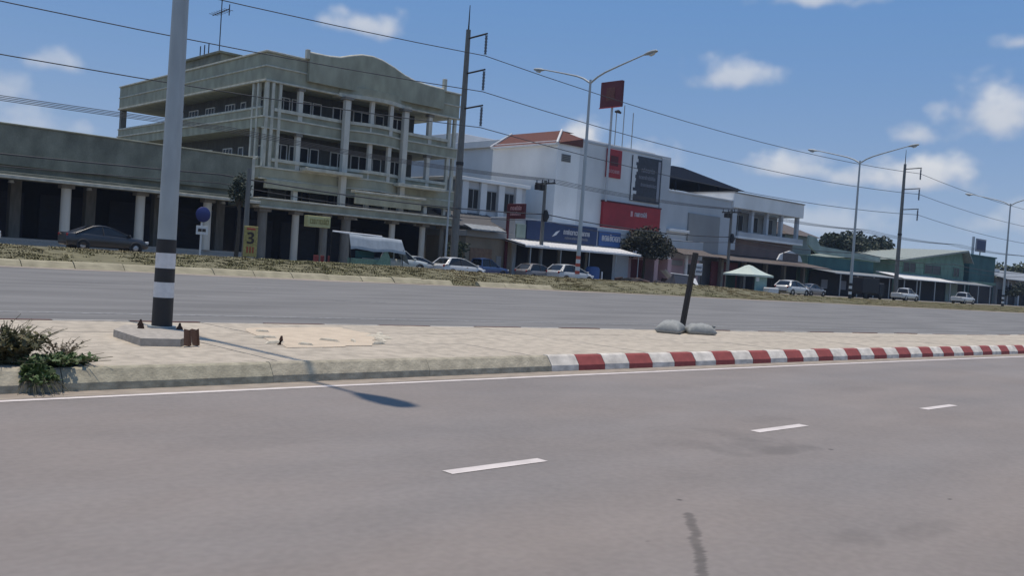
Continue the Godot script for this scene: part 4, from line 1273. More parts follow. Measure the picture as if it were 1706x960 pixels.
func pink_house():
	var t := thing("pink_shop", "low pink fronted house with white posts below the red sign", "house", Vector3(82, 0, -66))
	bx(t, "wall", M.wall_pink, 78.0, 92.2, 0, 3.4, -67.5, -66.0)
	bx(t, "upper_wall", M.wall_pale, 86.6, 93.4, 3.4, 5.6, -67.6, -66.4)
	bx(t, "roof_ledge", M.roof_white, 79.4, 84.6, 3.2, 3.42, -66.0, -64.4)
	bx(t, "doorway", M.sign_maroon, 79.7, 81.6, 0.1, 2.9, -66.0, -65.92)
	bx(t, "doorway", M.shop_shade, 78.2, 78.9, 0.1, 2.7, -66.0, -65.92)
	bx(t, "lintel", M.wall_grey, 84.0, 88.8, 2.6, 3.2, -66.0, -65.8)
	for x in [82.0, 84.4]: bx(t, "pillar", M.wall_pink, x, x + 0.7, 0.05, 3.2, -66.0, -64.6)
	tube(t, "white_post", M.roof_white, [Vector3(88.2, 0, -64.9), Vector3(88.2, 4.2, -64.9)], 0.22, 8)
	window(t, 90.6, 1.5, -65.95, 2.6, 1.4, 2, false, M.wall_grey)
	sheet_roof(t, "porch_roof", M.roof_brown, 86.0, 93.0, -63.8, 3.9, -66.2, 4.6)
	solid(t, "stair_ramp", M.wall_white, [[Vector3(81.5, 1.9, -62.8), Vector3(84.6, 0.1, -62.8), Vector3(84.6, 0.25, -62.6), Vector3(81.5, 2.05, -62.6)], [Vector3(81.5, 1.9, -63.4), Vector3(84.6, 0.1, -63.4), Vector3(84.6, 0.1, -62.8), Vector3(81.5, 1.9, -62.8)]])
	var l := thing("rubbish_heap", "low heap of brown boards and clutter before the pink house", "heap", Vector3(78, 0, -60))
	var r := RandomNumberGenerator.new()
	r.seed = 31
	for k in 22:
		var st := begin()
		add_box(st, Vector3.ZERO, Vector3(r.randf_range(0.5, 1.8), r.randf_range(0.08, 0.5), r.randf_range(0.3, 0.9)), 0.02)
		var o := mi(l, "board", st.commit(), [M.rust, M.wall_brown, M.dark_steel, M.roof_brown][k % 4], Vector3(r.randf_range(-8.0, 3.5), r.randf_range(0.15, 0.75), r.randf_range(-1.0, 0.8)))
		o.rotation = Vector3(r.randf_range(-0.3, 0.3), r.randf_range(-0.8, 0.8), r.randf_range(-0.25, 0.25))

func terrace_building():
	var t := thing("terrace_building", "pale two-storey building with flat roof band and shaded corner balcony", "building", Vector3(103, 0, -74))
	bx(t, "wall", M.wall_pale, 88.0, 101.4, 0, 11.3, -86, -68.0)
	bx(t, "coping", M.wall_white, 87.95, 101.5, 11.3, 11.5, -86.1, -67.9)
	bx(t, "grey_panel", M.wall_grey, 92.1, 98.6, 3.6, 9.1, -68.0, -67.8)
	bx(t, "ledge", M.wall_white, 88.0, 92.0, 6.6, 6.9, -68.0, -67.5)
	bx(t, "upper_wall", M.wall_grey, 101.4, 118.0, 5.2, 10.6, -86, -71.5)
	bx(t, "roof_band", M.wall_bright, 101.2, 118.4, 10.6, 12.45, -86, -67.7)
	bx(t, "roof_lip", M.wall_grey, 101.1, 118.5, 12.45, 12.6, -86.1, -67.6)
	bx(t, "end_wall", M.wall_pale, 101.2, 102.4, 5.2, 10.6, -71.5, -67.9)
	for x in [106.0, 109.6, 113.2, 117.4]: bx(t, "balcony_column", M.wall_pale, x, x + 0.5, 7.3, 10.6, -68.5, -68.0)
	for x in [104.2, 107.9, 111.6, 115.4]: window(t, x, 8.0, -71.4, 2.4, 2.2, 2, false, M.wall_pale)
	bx(t, "balcony_floor", M.wall_bright, 102.4, 118.4, 6.75, 7.05, -71.5, -67.5)
	bx(t, "balcony_parapet", M.wall_pale, 102.4, 118.4, 7.05, 7.6, -67.75, -67.5)
	bx(t, "lower_wall", M.wall_brown, 101.4, 118.0, 0, 6.75, -86, -69.5)
	bx(t, "lower_front", M.wall_brown, 102.0, 117.6, 4.6, 6.75, -69.5, -68.6)
	sheet_roof(t, "shop_awning", M.roof_brown, 94.5, 119.0, -63.2, 3.7, -68.4, 4.5)
	for x in [96.5, 101.5, 106.5, 111.0, 116.0]: bx(t, "shop_pillar", M.column_dull, x, x + 0.5, 0, 3.9, -66.2, -65.7)
	bx(t, "interior_shade", M.shop_shade, 95.0, 118.5, 0.02, 3.8, -69.4, -68.2)  # solid dark box whose colour holds the shade under the awning
	bx(t, "maroon_front", M.sign_maroon, 95.2, 100.8, 0.05, 3.5, -66.4, -66.2)
	prism(t, "pediment", M.wall_white, PackedVector2Array([Vector2(107.0, 4.35), Vector2(107.6, 5.1), Vector2(110.0, 5.7), Vector2(112.6, 5.1), Vector2(113.2, 4.35)]), -64.6, -64.4)
	bx(t, "dark_sign", M.roof_brown, 108.2, 111.8, 4.3, 5.35, -64.4, -64.25)
	# open pavilion on the roof
	for x in [98.4, 103.4, 108.0, 112.6]:
		tube(t, "pavilion_post", M.roof_navy, [Vector3(x, 12.4, -75.0), Vector3(x, 14.3, -75.0)], 0.16, 6)
		tube(t, "pavilion_post", M.roof_navy, [Vector3(x, 12.4, -83.0), Vector3(x, 14.3, -83.0)], 0.16, 6)
	bx(t, "pavilion_wall", M.roof_white, 95.5, 112.0, 11.5, 13.3, -83.6, -83.3)
	roof_hip(t, "pavilion_roof", M.roof_navy, 94.0, 113.4, -74.2, -84.0, 13.95, 16.4, 8.5, 4.6)
	var h := thing("brown_roof_house", "house with brown hipped roof behind the corner balcony", "house", Vector3(124, 0, -76))
	bx(h, "wall", M.wall_grey, 119.4, 127.0, 0, 8.4, -82, -71.0)
	roof_hip(h, "roof", M.roof_brown, 118.6, 128.0, -70.0, -83.0, 8.4, 10.6, 3.4, 5.5)

func right_shops():
	var t := thing("green_fascia_shop", "long dark green shop with pale green sloping fascia", "shop", Vector3(127, 0, -70))
	bx(t, "wall", M.wall_green, 119.0, 139.0, 0, 5.6, -78, -67.0)
	prism(t, "fascia", M.wall_mint, PackedVector2Array([Vector2(118.6, 6.9), Vector2(118.6, 8.3), Vector2(120.6, 8.1), Vector2(121.8, 7.0), Vector2(140.5, 6.4), Vector2(140.5, 5.6), Vector2(121.0, 5.95)]), -67.0, -66.7)
	bx(t, "teal_front", M.wall_teal, 119.2, 138.8, 0.1, 5.5, -67.0, -66.9)  # dark teal panel over the green wall below the fascia
	sheet_roof(t, "awning", M.roof_metal, 119.0, 146.0, -62.6, 3.25, -67.0, 3.75)
	for x in [121.0, 126.0, 131.0, 136.0, 141.0, 145.5]: tube(t, "awning_post", M.lamp_grey, [Vector3(x, 0, -62.9), Vector3(x, 3.2, -62.9)], 0.1, 6)
	bx(t, "interior_shade", M.shop_shade, 119.5, 145.0, 0.05, 3.4, -67.4, -66.6)  # dark block against the wall, coloured as deep awning shade
	for x in [122.5, 128.0, 133.5]: bx(t, "inner_board", [M.sign_blue, M.wall_mint, M.ink_grey][int(x) % 3], x, x + 1.8, 1.0, 2.3, -66.6, -66.5)
	var g := thing("green_house", "green two-storey house with pale gable roof and dark windows", "house", Vector3(160, 0, -72))
	bx(g, "wall", M.wall_green, 147.0, 174.0, 0, 6.6, -82, -67.0)
	solid(g, "gable", M.wall_green, [[Vector3(147.0, 6.6, -67.0), Vector3(174.0, 6.6, -67.0), Vector3(172.5, 9.1, -67.0)]])
	solid(g, "roof", M.roof_pale, [
		[Vector3(145.0, 6.3, -65.8), Vector3(172.5, 9.4, -65.8), Vector3(172.5, 9.4, -83.0), Vector3(145.0, 6.3, -83.0)],
		[Vector3(172.5, 9.4, -65.8), Vector3(175.2, 7.2, -65.8), Vector3(175.2, 7.2, -83.0), Vector3(172.5, 9.4, -83.0)],
		[Vector3(145.0, 6.05, -65.8), Vector3(172.5, 9.1, -65.8), Vector3(172.5, 9.4, -65.8), Vector3(145.0, 6.3, -65.8)],
		[Vector3(172.5, 9.1, -65.8), Vector3(175.2, 6.95, -65.8), Vector3(175.2, 7.2, -65.8), Vector3(172.5, 9.4, -65.8)]])
	for w in [[151.5, 4.6], [160.5, 6.6], [170.5, 2.6]]: window(g, w[0], 4.5, -66.95, w[1], 1.7, 2, false, M.wall_green)
	sheet_roof(g, "awning", M.roof_white, 139.5, 160.0, -62.4, 3.35, -67.0, 4.2)
	sheet_roof(g, "awning", M.roof_metal, 160.2, 176.0, -62.6, 3.3, -67.0, 4.0)
	bx(g, "interior_shade", M.shop_shade, 147.2, 173.6, 0.05, 3.5, -66.99, -66.85)  # thin dark sheet on the wall, coloured as shade behind the awning
	for x in [146.5, 152.0, 158.0, 164.0, 170.0, 175.5]: tube(g, "awning_post", M.lamp_grey, [Vector3(x, 0, -62.8), Vector3(x, 3.3, -62.8)], 0.1, 6)
	bx(g, "pale_front", M.wall_mint, 166.0, 171.0, 0.1, 3.3, -66.85, -66.7)
	var b := thing("teal_building", "dark teal boxy building right of the green house", "building", Vector3(181, 0, -72))
	bx(b, "wall", M.wall_teal, 175.4, 187.6, 0, 8.7, -80, -66.6)
	bx(b, "band", M.wall_green, 175.3, 187.7, 3.6, 4.1, -66.6, -66.2)
	bx(b, "shop_front", M.shop_shade, 176.0, 187.0, 0.05, 3.3, -66.6, -66.5)
	bx(b, "coping", M.wall_teal, 175.2, 187.8, 8.7, 8.95, -80.2, -66.4)
	var s := thing("roof_billboard", "square grey blue billboard standing above the teal building", "billboard", Vector3(180, 8.9, -66))
	tube(s, "post", M.wall_pale, [Vector3(177.3, 8.0, -67.0), Vector3(177.3, 12.2, -67.0)], 0.25, 8)
	bx(s, "panel", M.ink_grey, 178.6, 183.2, 9.6, 12.0, -67.1, -66.9)
	bx(s, "picture", M.sign_blue, 178.9, 182.9, 9.9, 11.7, -66.9, -66.86)
	tube(s, "brace", M.dark_steel, [Vector3(180.8, 8.8, -67.0), Vector3(180.8, 9.7, -67.0)], 0.1, 6)
	var h := thing("grey_row_house", "grey row house with white roof patch at the right edge", "house", Vector3(205, 0, -72))
	bx(h, "wall", M.wall_grey, 189.0, 226.0, 0, 5.2, -80, -66.6)
	sheet_roof(h, "roof", M.roof_metal, 188.0, 227.0, -64.4, 5.0, -74.0, 7.2)
	bx(h, "white_sheet", M.roof_white, 189.2, 193.0, 6.2, 6.9, -68.6, -67.6)
	bx(h, "shop_front", M.shop_shade, 190.0, 225.0, 0.05, 3.0, -66.6, -66.5)
	for x in [192.0, 198.0, 204.0, 210.0, 216.0, 222.0]: bx(h, "pillar", M.wall_pale, x, x + 0.6, 0, 5.0, -66.2, -65.6)
	for x in [195.0, 201.0, 207.0, 213.0]: window(h, x, 3.3, -66.5, 2.6, 1.3, 2, false, M.wall_pale)

# ---------------------------------------------------------------- vehicles
func loft(secs: Array) -> ArrayMesh:
	# sections are arrays of points with equal counts; smooth skin with flat ends
	var st := begin()
	st.set_smooth_group(0)
	var n: int = secs[0].size()
	for i in secs.size() - 1:
		for k in n:
			var q := (k + 1) % n
			quad(st, secs[i][k], secs[i][q], secs[i + 1][q], secs[i + 1][k])
	st.set_smooth_group(-1)
	for e in [0, secs.size() - 1]:
		for k in range(1, n - 1): tri(st, secs[e][0], secs[e][k], secs[e][k + 1])
	return done(st)

func lathe_z(prof: Array, n: int) -> ArrayMesh:
	# profile of (radius, z)
	var st := begin()
	st.set_smooth_group(0)
	for i in prof.size() - 1:
		for k in n:
			var a := TAU * k / n
			var b := TAU * (k + 1) / n
			var p: Vector2 = prof[i]
			var q: Vector2 = prof[i + 1]
			quad(st, Vector3(cos(a) * p.x, sin(a) * p.x, p.y), Vector3(cos(b) * p.x, sin(b) * p.x, p.y), Vector3(cos(b) * q.x, sin(b) * q.x, q.y), Vector3(cos(a) * q.x, sin(a) * q.x, q.y))
	return done(st)

func car(called: String, label: String, kind: String, m: Material, at: Vector3, turn := 0.0, s := 1.0, group := "vehicles parked before the shops") -> Node3D:
	var t := thing(called, label, "pickup" if kind == "pickup" else "car", at, group, turn)
	# x, bottom, top, half width
	var st: Array
	var roof: Array   # rear base, rear top, front top, front base; belt and roof heights
	var L := 2.1
	match kind:
		"hatch":
			st = [[-2.05, 0.42, 0.82, 0.70], [-1.95, 0.26, 0.98, 0.80], [-1.4, 0.22, 0.98, 0.85], [0.3, 0.22, 0.95, 0.86], [1.05, 0.22, 0.94, 0.85], [1.65, 0.24, 0.82, 0.82], [1.95, 0.28, 0.70, 0.74], [2.08, 0.36, 0.58, 0.62]]
			roof = [-2.0, -1.42, -0.05, 1.22, 0.93, 1.47]
		"sedan":
			st = [[-2.3, 0.45, 0.80, 0.70], [-2.2, 0.28, 0.98, 0.80], [-1.5, 0.22, 1.02, 0.85], [0.3, 0.22, 0.95, 0.87], [1.05, 0.22, 0.93, 0.86], [1.8, 0.24, 0.82, 0.82], [2.15, 0.28, 0.70, 0.74], [2.28, 0.36, 0.58, 0.62]]
			roof = [-1.85, -0.85, 0.1, 1.2, 0.95, 1.43]
			L = 2.3
		_:
			st = [[-2.55, 0.5, 1.02, 0.80], [-2.5, 0.42, 1.06, 0.86], [-1.0, 0.38, 1.06, 0.88], [-0.85, 0.36, 1.06, 0.88], [1.05, 0.36, 1.06, 0.88], [1.7, 0.36, 1.0, 0.86], [2.3, 0.38, 0.92, 0.80], [2.45, 0.46, 0.80, 0.70]]
			roof = [-0.85, -0.70, 0.35, 1.2, 1.05, 1.72]
			L = 2.5
	var secs := []
	for q in st:
		var x: float = q[0] * s
		var b: float = q[1] * s
		var h: float = q[2] * s
		var w: float = q[3] * s
		var c := minf(0.10 * s, (h - b) * 0.3)
		secs.append([Vector3(x, b, -w + c * 0.6), Vector3(x, b + c, -w), Vector3(x, lerpf(b, h, 0.6), -w - 0.01), Vector3(x, h - c, -w + 0.03), Vector3(x, h, -w + c), Vector3(x, h + 0.015, 0), Vector3(x, h, w - c), Vector3(x, h - c, w - 0.03), Vector3(x, lerpf(b, h, 0.6), w + 0.01), Vector3(x, b + c, w), Vector3(x, b, w - c * 0.6)])
	mi(t, "body", loft(secs), m)
	# cabin: dark glass solid with painted roof and pillars
	var by: float = roof[4] * s - 0.02
	var ty: float = roof[5] * s
	var wb := 0.80 * s
	var wt := 0.60 * s
	var P := []
	for side in [-1.0, 1.0]:
		P.append([Vector3(roof[0] * s, by, side * wb), Vector3(roof[1] * s, ty - 0.05, side * wt), Vector3(lerpf(roof[1], roof[2], 0.5) * s, ty, side * wt), Vector3(roof[2] * s, ty - 0.04, side * wt), Vector3(roof[3] * s, by, side * wb)])
	for side in 2:
		var q: Array = P[side]
		var g := begin()
		for k in range(1, 4): tri(g, q[0], q[k], q[k + 1])
		mi(t, "side_window", done(g), M.car_glass)
	var wsm := begin()
	quad(wsm, P[0][3], P[1][3], P[1][4], P[0][4])
	mi(t, "windscreen", done(wsm), M.car_glass)
	var rwm := begin()
	quad(rwm, P[0][0], P[1][0], P[1][1], P[0][1])
	mi(t, "rear_window", done(rwm), M.car_glass)
	var rsec := []
	for k in [[roof[1] - 0.06, -0.06], [lerpf(roof[1], roof[2], 0.15), 0.0], [lerpf(roof[1], roof[2], 0.5), 0.03], [lerpf(roof[1], roof[2], 0.85), 0.0], [roof[2] + 0.05, -0.05]]:
		var x: float = k[0] * s
		var y: float = ty + k[1] * s
		rsec.append([Vector3(x, y - 0.05, -wt - 0.03), Vector3(x, y, -wt), Vector3(x, y + 0.03, -wt * 0.6), Vector3(x, y + 0.045, 0), Vector3(x, y + 0.03, wt * 0.6), Vector3(x, y, wt), Vector3(x, y - 0.05, wt + 0.03)])
	mi(t, "roof", loft(rsec), m)
	for side in 2:
		var q: Array = P[side]
		var o := Vector3(0, 0, 0.012 * (1 if side == 1 else -1))
		pillar(t, m, q[0] + o, q[1] + o, 0.06 * s)
		pillar(t, m, q[4] + o, q[3] + o, 0.035 * s)
		var xm: float = lerpf(roof[0], roof[3], 0.5) * s
		pillar(t, M.plastic, Vector3(xm, by, q[0].z) + o, Vector3(xm - 0.05, ty - 0.02, q[1].z) + o, 0.03 * s)
		if kind == "hatch": pillar(t, m, q[0] + o + Vector3(0.22, 0, 0), q[1] + o + Vector3(0.1, 0, 0), 0.09 * s)
	# wheels
	var wr := 0.31 * s if kind != "pickup" else 0.37 * s
	var tyre := lathe_z([Vector2(wr * 0.6, -0.09), Vector2(wr * 0.92, -0.1), Vector2(wr, -0.07), Vector2(wr, 0.07), Vector2(wr * 0.92, 0.1), Vector2(wr * 0.6, 0.09)], 20)
	var rim := lathe_z([Vector2(0.0, -0.07), Vector2(wr * 0.3, -0.075), Vector2(wr * 0.6, -0.06), Vector2(wr * 0.63, 0.0), Vector2(wr * 0.6, 0.06), Vector2(wr * 0.3, 0.075), Vector2(0.0, 0.07)], 14)
	var arch := lathe_z([Vector2(wr * 1.0, -0.02), Vector2(wr * 1.18, -0.02), Vector2(wr * 1.18, 0.02), Vector2(wr * 1.0, 0.02)], 20)
	for xx in [-0.62 * L, 0.64 * L]:
		for zz in [-0.78, 0.78]:
			var w := mi(t, "wheel", tyre, M.tyre, Vector3(xx * s, wr, zz * s))
			mi(w, "rim", rim, M.rim)
			mi(t, "wheel_arch", arch, M.plastic, Vector3(xx * s, wr, signf(zz) * 0.862 * s))
	for zz in [-1.0, 1.0]:
		var h := begin()
		add_box(h, Vector3((L - 0.16) * s, (0.66 if kind != "pickup" else 0.82) * s, zz * 0.62 * s), Vector3(0.2, 0.14, 0.26) * s, 0.03)
		mi(t, "headlight", h.commit(), M.headlight)
		h = begin()
		add_box(h, Vector3((-L + 0.06) * s, (0.86 if kind != "pickup" else 0.9) * s, zz * 0.68 * s), Vector3(0.1, 0.16, 0.14) * s, 0.02)
		mi(t, "taillight", h.commit(), M.taillight)
		h = begin()
		add_box(h, Vector3(roof[3] * s - 0.15, by + 0.06, zz * 0.93 * s), Vector3(0.12, 0.13, 0.2), 0.03)
		mi(t, "mirror", h.commit(), m)
		h = begin()
		add_box(h, Vector3(0.1 * s, 0.8 * s, zz * 0.868 * s), Vector3(0.18, 0.03, 0.03), 0.005)
		mi(t, "door_handle", h.commit(), M.plastic)
	for e in [[-L + 0.03, 0.42], [L - 0.06, 0.40]]:
		var h := begin()
		add_box(h, Vector3(e[0] * s, e[1] * s, 0), Vector3(0.1, 0.14, 1.2) * s, 0.03)
		mi(t, "bumper", h.commit(), M.plastic)
	if kind == "pickup":
		var h := begin()
		add_box(h, Vector3(-1.68, 1.06, 0) * s, Vector3(1.45, 0.06, 1.4) * s, 0.01)
		mi(t, "load_bed", h.commit(), M.plastic)
	return t

func pillar(t: Node, m: Material, a: Vector3, b: Vector3, r: float):
	var ps := begin()
	add_tube(ps, [a, b], [r, r * 0.8], 6)
	mi(t, "pillar", ps.commit(), m)

func make_vehicles():
	var white := paint(0.66, 0.66, 0.65)
	var silver := paint(0.40, 0.42, 0.43)
	var black := paint(0.018, 0.018, 0.022)
	var grey := paint(0.20, 0.19, 0.19)
	var blue := paint(0.03, 0.06, 0.16)
	var y := func(x, z): return verge_y(x, z)
	car("parked_car", "black sedan parked before the low arcade at the left", "sedan", black, Vector3(20.5, y.call(20.5, -58.0), -58.0), 0.0, 1.06)
	car("parked_car", "white car just cut by the left edge", "hatch", white, Vector3(12.45, y.call(12.4, -58.0) + 0.12, -57.4))
	car("parked_pickup", "white pickup cab beside the tarpaulin stall", "pickup", paint(0.5, 0.53, 0.52), Vector3(41.6, y.call(41.6, -57.0) + 0.1, -57.2), 0.0)
	car("parked_car", "silver car between the stall pickup and the white hatchback", "sedan", silver, Vector3(45.6, y.call(45.6, -59.0), -60.0))
	car("parked_car", "white hatchback parked before the beige garage", "hatch", white, Vector3(48.95, 0.03, -58.6), 0.0, 1.08)
	car("parked_pickup", "dark blue pickup behind the white hatchback", "pickup", blue, Vector3(54.2, 0.04, -61.6))
	car("parked_car", "grey car half hidden behind the silver hatchback", "hatch", grey, Vector3(59.6, 0.03, -60.2), 0.0, 1.05)
	car("parked_car", "silver hatchback parked under the white awning", "hatch", paint(0.52, 0.53, 0.53), Vector3(62.2, 0.03, -58.6), 0.0, 1.14)
	car("parked_car", "white hatchback right of the green market tent", "hatch", white, Vector3(94.2, 0.06, -54.6), 0.0, 1.12)
	car("parked_pickup", "white pickup parked before the green house awning", "pickup", white, Vector3(125.0, 0.06, -55.5))
	car("parked_pickup", "white pickup parked before the teal building", "pickup", white, Vector3(144.0, 0.06, -55.2))
	car("parked_car", "grey sedan parked in shade right of the market tent", "sedan", grey, Vector3(104.5, 0.06, -58.0))
	# dark cargo truck
	var t := thing("cargo_truck", "dark covered cargo truck parked below the dark trees", "truck", Vector3(117.0, 0.06, -57.0), "vehicles parked before the shops")
	var dk := mat(0.014, 0.014, 0.017, 0.75)
	var st := begin()
	add_box(st, Vector3(-1.0, 1.75, 0), Vector3(4.6, 2.0, 2.0), 0.06)
	mi(t, "cargo_box", st.commit(), dk)
	st = begin()
	add_box(st, Vector3(2.2, 1.35, 0), Vector3(1.5, 1.7, 1.9), 0.15)
	mi(t, "cab", st.commit(), dk)
	st = begin()
	add_box(st, Vector3(2.9, 1.75, 0), Vector3(0.14, 0.6, 1.6), 0.02)
	mi(t, "windscreen", st.commit(), M.car_glass)
	st = begin()
	add_box(st, Vector3(0, 0.65, 0), Vector3(6.0, 0.2, 1.2), 0.02)
	mi(t, "chassis", st.commit(), M.plastic)
	for xx in [-2.2, 2.0]:
		for zz in [-0.85, 0.85]:
			mi(t, "wheel", lathe_z([Vector2(0.0, -0.12), Vector2(0.42, -0.12), Vector2(0.46, 0.0), Vector2(0.42, 0.12), Vector2(0.0, 0.12)], 16), M.tyre, Vector3(xx, 0.45, zz))

# ---------------------------------------------------------------- stalls, signs and small things
func make_stalls():
	var y0 := verge_y(38.5, -57.0)
	var t := thing("food_stall", "roadside food stall under a sagging grey blue tarpaulin", "stall", Vector3(38.4, y0, -57.0))
	var st := begin()
	st.set_smooth_group(0)
	var g := []
	for i in 11:
		var row := []
		for j in 7:
			var u := i / 10.0
			var v := j / 6.0
			var yy := lerpf(2.74, 2.62, minf(v * 2.0, 1.0)) - 0.85 * maxf(v * 2.0 - 1.0, 0.0) + 0.05 * sin(u * 11.0) * v - 0.06 * sin(PI * u) * (1.0 - v) - 0.10 * u
			row.append(Vector3(lerpf(-2.0, 2.3 + 0.5 * v, u), yy, lerpf(-1.0, 1.2, minf(v * 2.0, 1.0)) + 0.25 * maxf(v * 2.0 - 1.0, 0.0) + 0.04 * sin(u * 17.0) * v))
		g.append(row)
	for i in 10:
		for j in 6: quad(st, g[i][j], g[i][j + 1], g[i + 1][j + 1], g[i + 1][j])
	mi(t, "tarpaulin", done(st), M.tarp)
	st = begin()
	quad(st, g[10][0], g[10][6], g[10][6] + Vector3(0.45, -0.95, 0.0), g[10][0] + Vector3(0.5, -0.9, 0))
	for i in 10: quad(st, g[i][6], g[i + 1][6], g[i + 1][6] + Vector3(0, -0.18 - 0.03 * (i % 2), 0.02), g[i][6] + Vector3(0, -0.18 - 0.03 * ((i + 1) % 2), 0.02))
	mi(t, "hanging_flap", done(st), M.tarp)
	tube_local(t, "sunlit_ridge", M.white, [g[0][0] + Vector3(0, 0.04, 0), g[10][0] + Vector3(0, 0.04, 0)], [0.06, 0.06])  # white tube draws the sunlit edge along the top of the tarpaulin
	for p in [[-1.95, 1.4, 1.85], [2.6, 1.4, 1.75], [-1.95, -1.15, 2.7], [2.45, -1.15, 2.6]]:
		tube_local(t, "pole", M.dark_steel, [Vector3(p[0], 0, p[1]), Vector3(p[0], p[2], p[1])], [0.03, 0.03])
	st = begin()
	add_box(st, Vector3(-0.4, 0.5, 1.0), Vector3(2.6, 0.9, 0.7), 0.03)
	mi(t, "counter", st.commit(), M.tarp_green)
	st = begin()
	add_box(st, Vector3(-0.2, 1.25, 0.6), Vector3(1.4, 0.5, 0.4), 0.03)
	mi(t, "display_case", st.commit(), M.wall_teal)
	st = begin()
	quad(st, Vector3(0.0, 0.35, 1.45), Vector3(1.5, 0.3, 1.5), Vector3(1.5, 1.0, 1.45), Vector3(1.15, 1.75, 1.35))
	mi(t, "green_net", done(st), M.tarp_green)
	for k in 3:
		st = begin()
		add_box(st, Vector3(0, 0.22, 0), Vector3(0.42, 0.44, 0.42), 0.06)
		add_box(st, Vector3(0, 0.62, -0.18), Vector3(0.42, 0.5, 0.06), 0.02)
		var c := thing("plastic_chair", "red plastic chair %s before the pink grey pillar" % ["leftmost", "middle", "rightmost"][k], "chair", Vector3(34.3 + 0.75 * k, verge_y(35.0, -56.5), -56.4 - 0.3 * k), "red chairs left of the stall", 0.4 * k)
		mi(c, "seat", st.commit(), M.red_plastic)
	# yellow box sign
	var s := thing("yellow_box_sign", "pale yellow box sign hanging at the arcade column", "sign", Vector3(37.9, 3.0, -62.6))
	bx(s, "sign_box", M.sign_cream, 36.9, 38.9, 3.25, 4.1, -62.9, -62.35)
	strokes(s, M.sign_yellow, 37.1, 38.7, 3.5, 3.85, -62.33, 51)
	tube(s, "post", M.column_dull, [Vector3(38.6, 0.3, -62.7), Vector3(38.6, 3.3, -62.7)], 0.22, 8)
	# yellow number sign
	var n := thing("number_sign", "narrow upright yellow sign with a large dark number three", "sign", Vector3(29.0, verge_y(29, -56.0), -56.0))
	bx(n, "board", M.sign_yellow, 28.55, 29.5, 0.75, 2.75, -56.1, -55.98)
	letter(n, M.ink_dark, "3", Vector3(28.98, 1.95, -55.96), 1.05)
	for k in 3: bx(n, "stroke", M.ink_red, 28.75 + k * 0.2, 28.84 + k * 0.2, 1.0, 1.4, -55.98, -55.95)
	bx(n, "top_mark", M.ink_red, 28.7, 29.3, 2.5, 2.62, -55.98, -55.95)
	for x in [28.7, 29.35]: bx(n, "leg", M.dark_steel, x, x + 0.05, 0.2, 0.75, -56.08, -56.0)
	# blue round sign and plate
	var r := thing("round_road_sign", "blue round road sign with white plate below on a white post", "road sign", Vector3(25.45, verge_y(25.4, -52.0), -52.0))
	var zz := -55.5
	r.position.z = zz
	tube(r, "post", M.white, [Vector3(25.4, 0.3, zz), Vector3(25.4, 3.2, zz)], 0.06, 8)
	var d := mi(r, "disc", lathe_z([Vector2(0.0, 0.02), Vector2(0.46, 0.02), Vector2(0.48, 0.0), Vector2(0.46, -0.02), Vector2(0.0, -0.02)], 28), M.sign_round, Vector3(25.42, 3.2, zz + 0.09) - off(r))
	d.rotation.y = 0.0
	bx(r, "plate", M.white, 25.03, 25.8, 1.95, 2.5, zz + 0.06, zz + 0.09)
	for k in 2: bx(r, "symbol", M.ink_dark, 25.15 + k * 0.27, 25.38 + k * 0.27, 2.13, 2.32, zz + 0.09, zz + 0.105)
	# market tent
	var m := thing("market_tent", "pale green market tent with peaked roof", "tent", Vector3(86.6, 0.06, -55.5))
	var h := 2.0
	var w := 1.9
	var rs := begin()
	var ring := []
	for lev in [[1.0, h], [0.72, h + 0.22], [0.42, h + 0.55], [0.16, h + 0.92], [0.02, h + 1.02]]:
		ring.append([Vector3(-w * lev[0], lev[1], w * lev[0]), Vector3(w * lev[0], lev[1], w * lev[0]), Vector3(w * lev[0], lev[1], -w * lev[0]), Vector3(-w * lev[0], lev[1], -w * lev[0])])
	for i in 4:
		for k in 4: quad(rs, ring[i][k], ring[i][(k + 1) % 4], ring[i + 1][(k + 1) % 4], ring[i + 1][k])
	for k in 4: quad(rs, ring[0][k], ring[0][(k + 1) % 4], ring[0][(k + 1) % 4] - Vector3(0, 0.2, 0), ring[0][k] - Vector3(0, 0.2, 0))
	mi(m, "canopy", done(rs), M.tent_roof)
	for sx in [-1, 1]:
		for sz in [-1, 1]: tube_local(m, "pole", M.dark_steel, [Vector3(sx * 1.8, 0, sz * 1.8), Vector3(sx * 1.8, h, sz * 1.8)], [0.04, 0.04])
	st = begin()
	add_box(st, Vector3(0.6, 1.1, 1.2), Vector3(2.3, 1.7, 0.05), 0.01)
	mi(m, "side_sheet", st.commit(), M.tent_side)
	st = begin()
	add_box(st, Vector3(-1.0, 1.0, -1.5), Vector3(1.7, 1.9, 0.05), 0.01)
	mi(m, "back_sheet", st.commit(), M.tent_dark)
	st = begin()
	add_box(st, Vector3(-0.9, 1.55, 1.75), Vector3(0.6, 0.45, 0.03), 0.008)
	mi(m, "notice", st.commit(), M.white)
	st = begin()
	add_box(st, Vector3(0.9, 0.4, 2.3), Vector3(1.9, 0.7, 0.8), 0.08)
	mi(m, "counter", st.commit(), M.roof_white)
	# dark tarp tent
	var k2 := thing("tarp_shelter", "low dark tarpaulin shelter with a white flap behind the leaning post", "shelter", Vector3(75.4, 0.06, -56.0))
	st = begin()
	var A := Vector3(-2.0, 0.0, 1.2); var B := Vector3(2.4, 0.0, 1.2); var C := Vector3(1.9, 1.35, 0); var D := Vector3(-1.2, 1.5, 0)
	quad(st, A, B, C, D); quad(st, Vector3(-2.0, 0, -1.2), D, C, Vector3(2.4, 0, -1.2)); tri(st, A, D, Vector3(-2.0, 0, -1.2)); tri(st, B, Vector3(2.4, 0, -1.2), C)
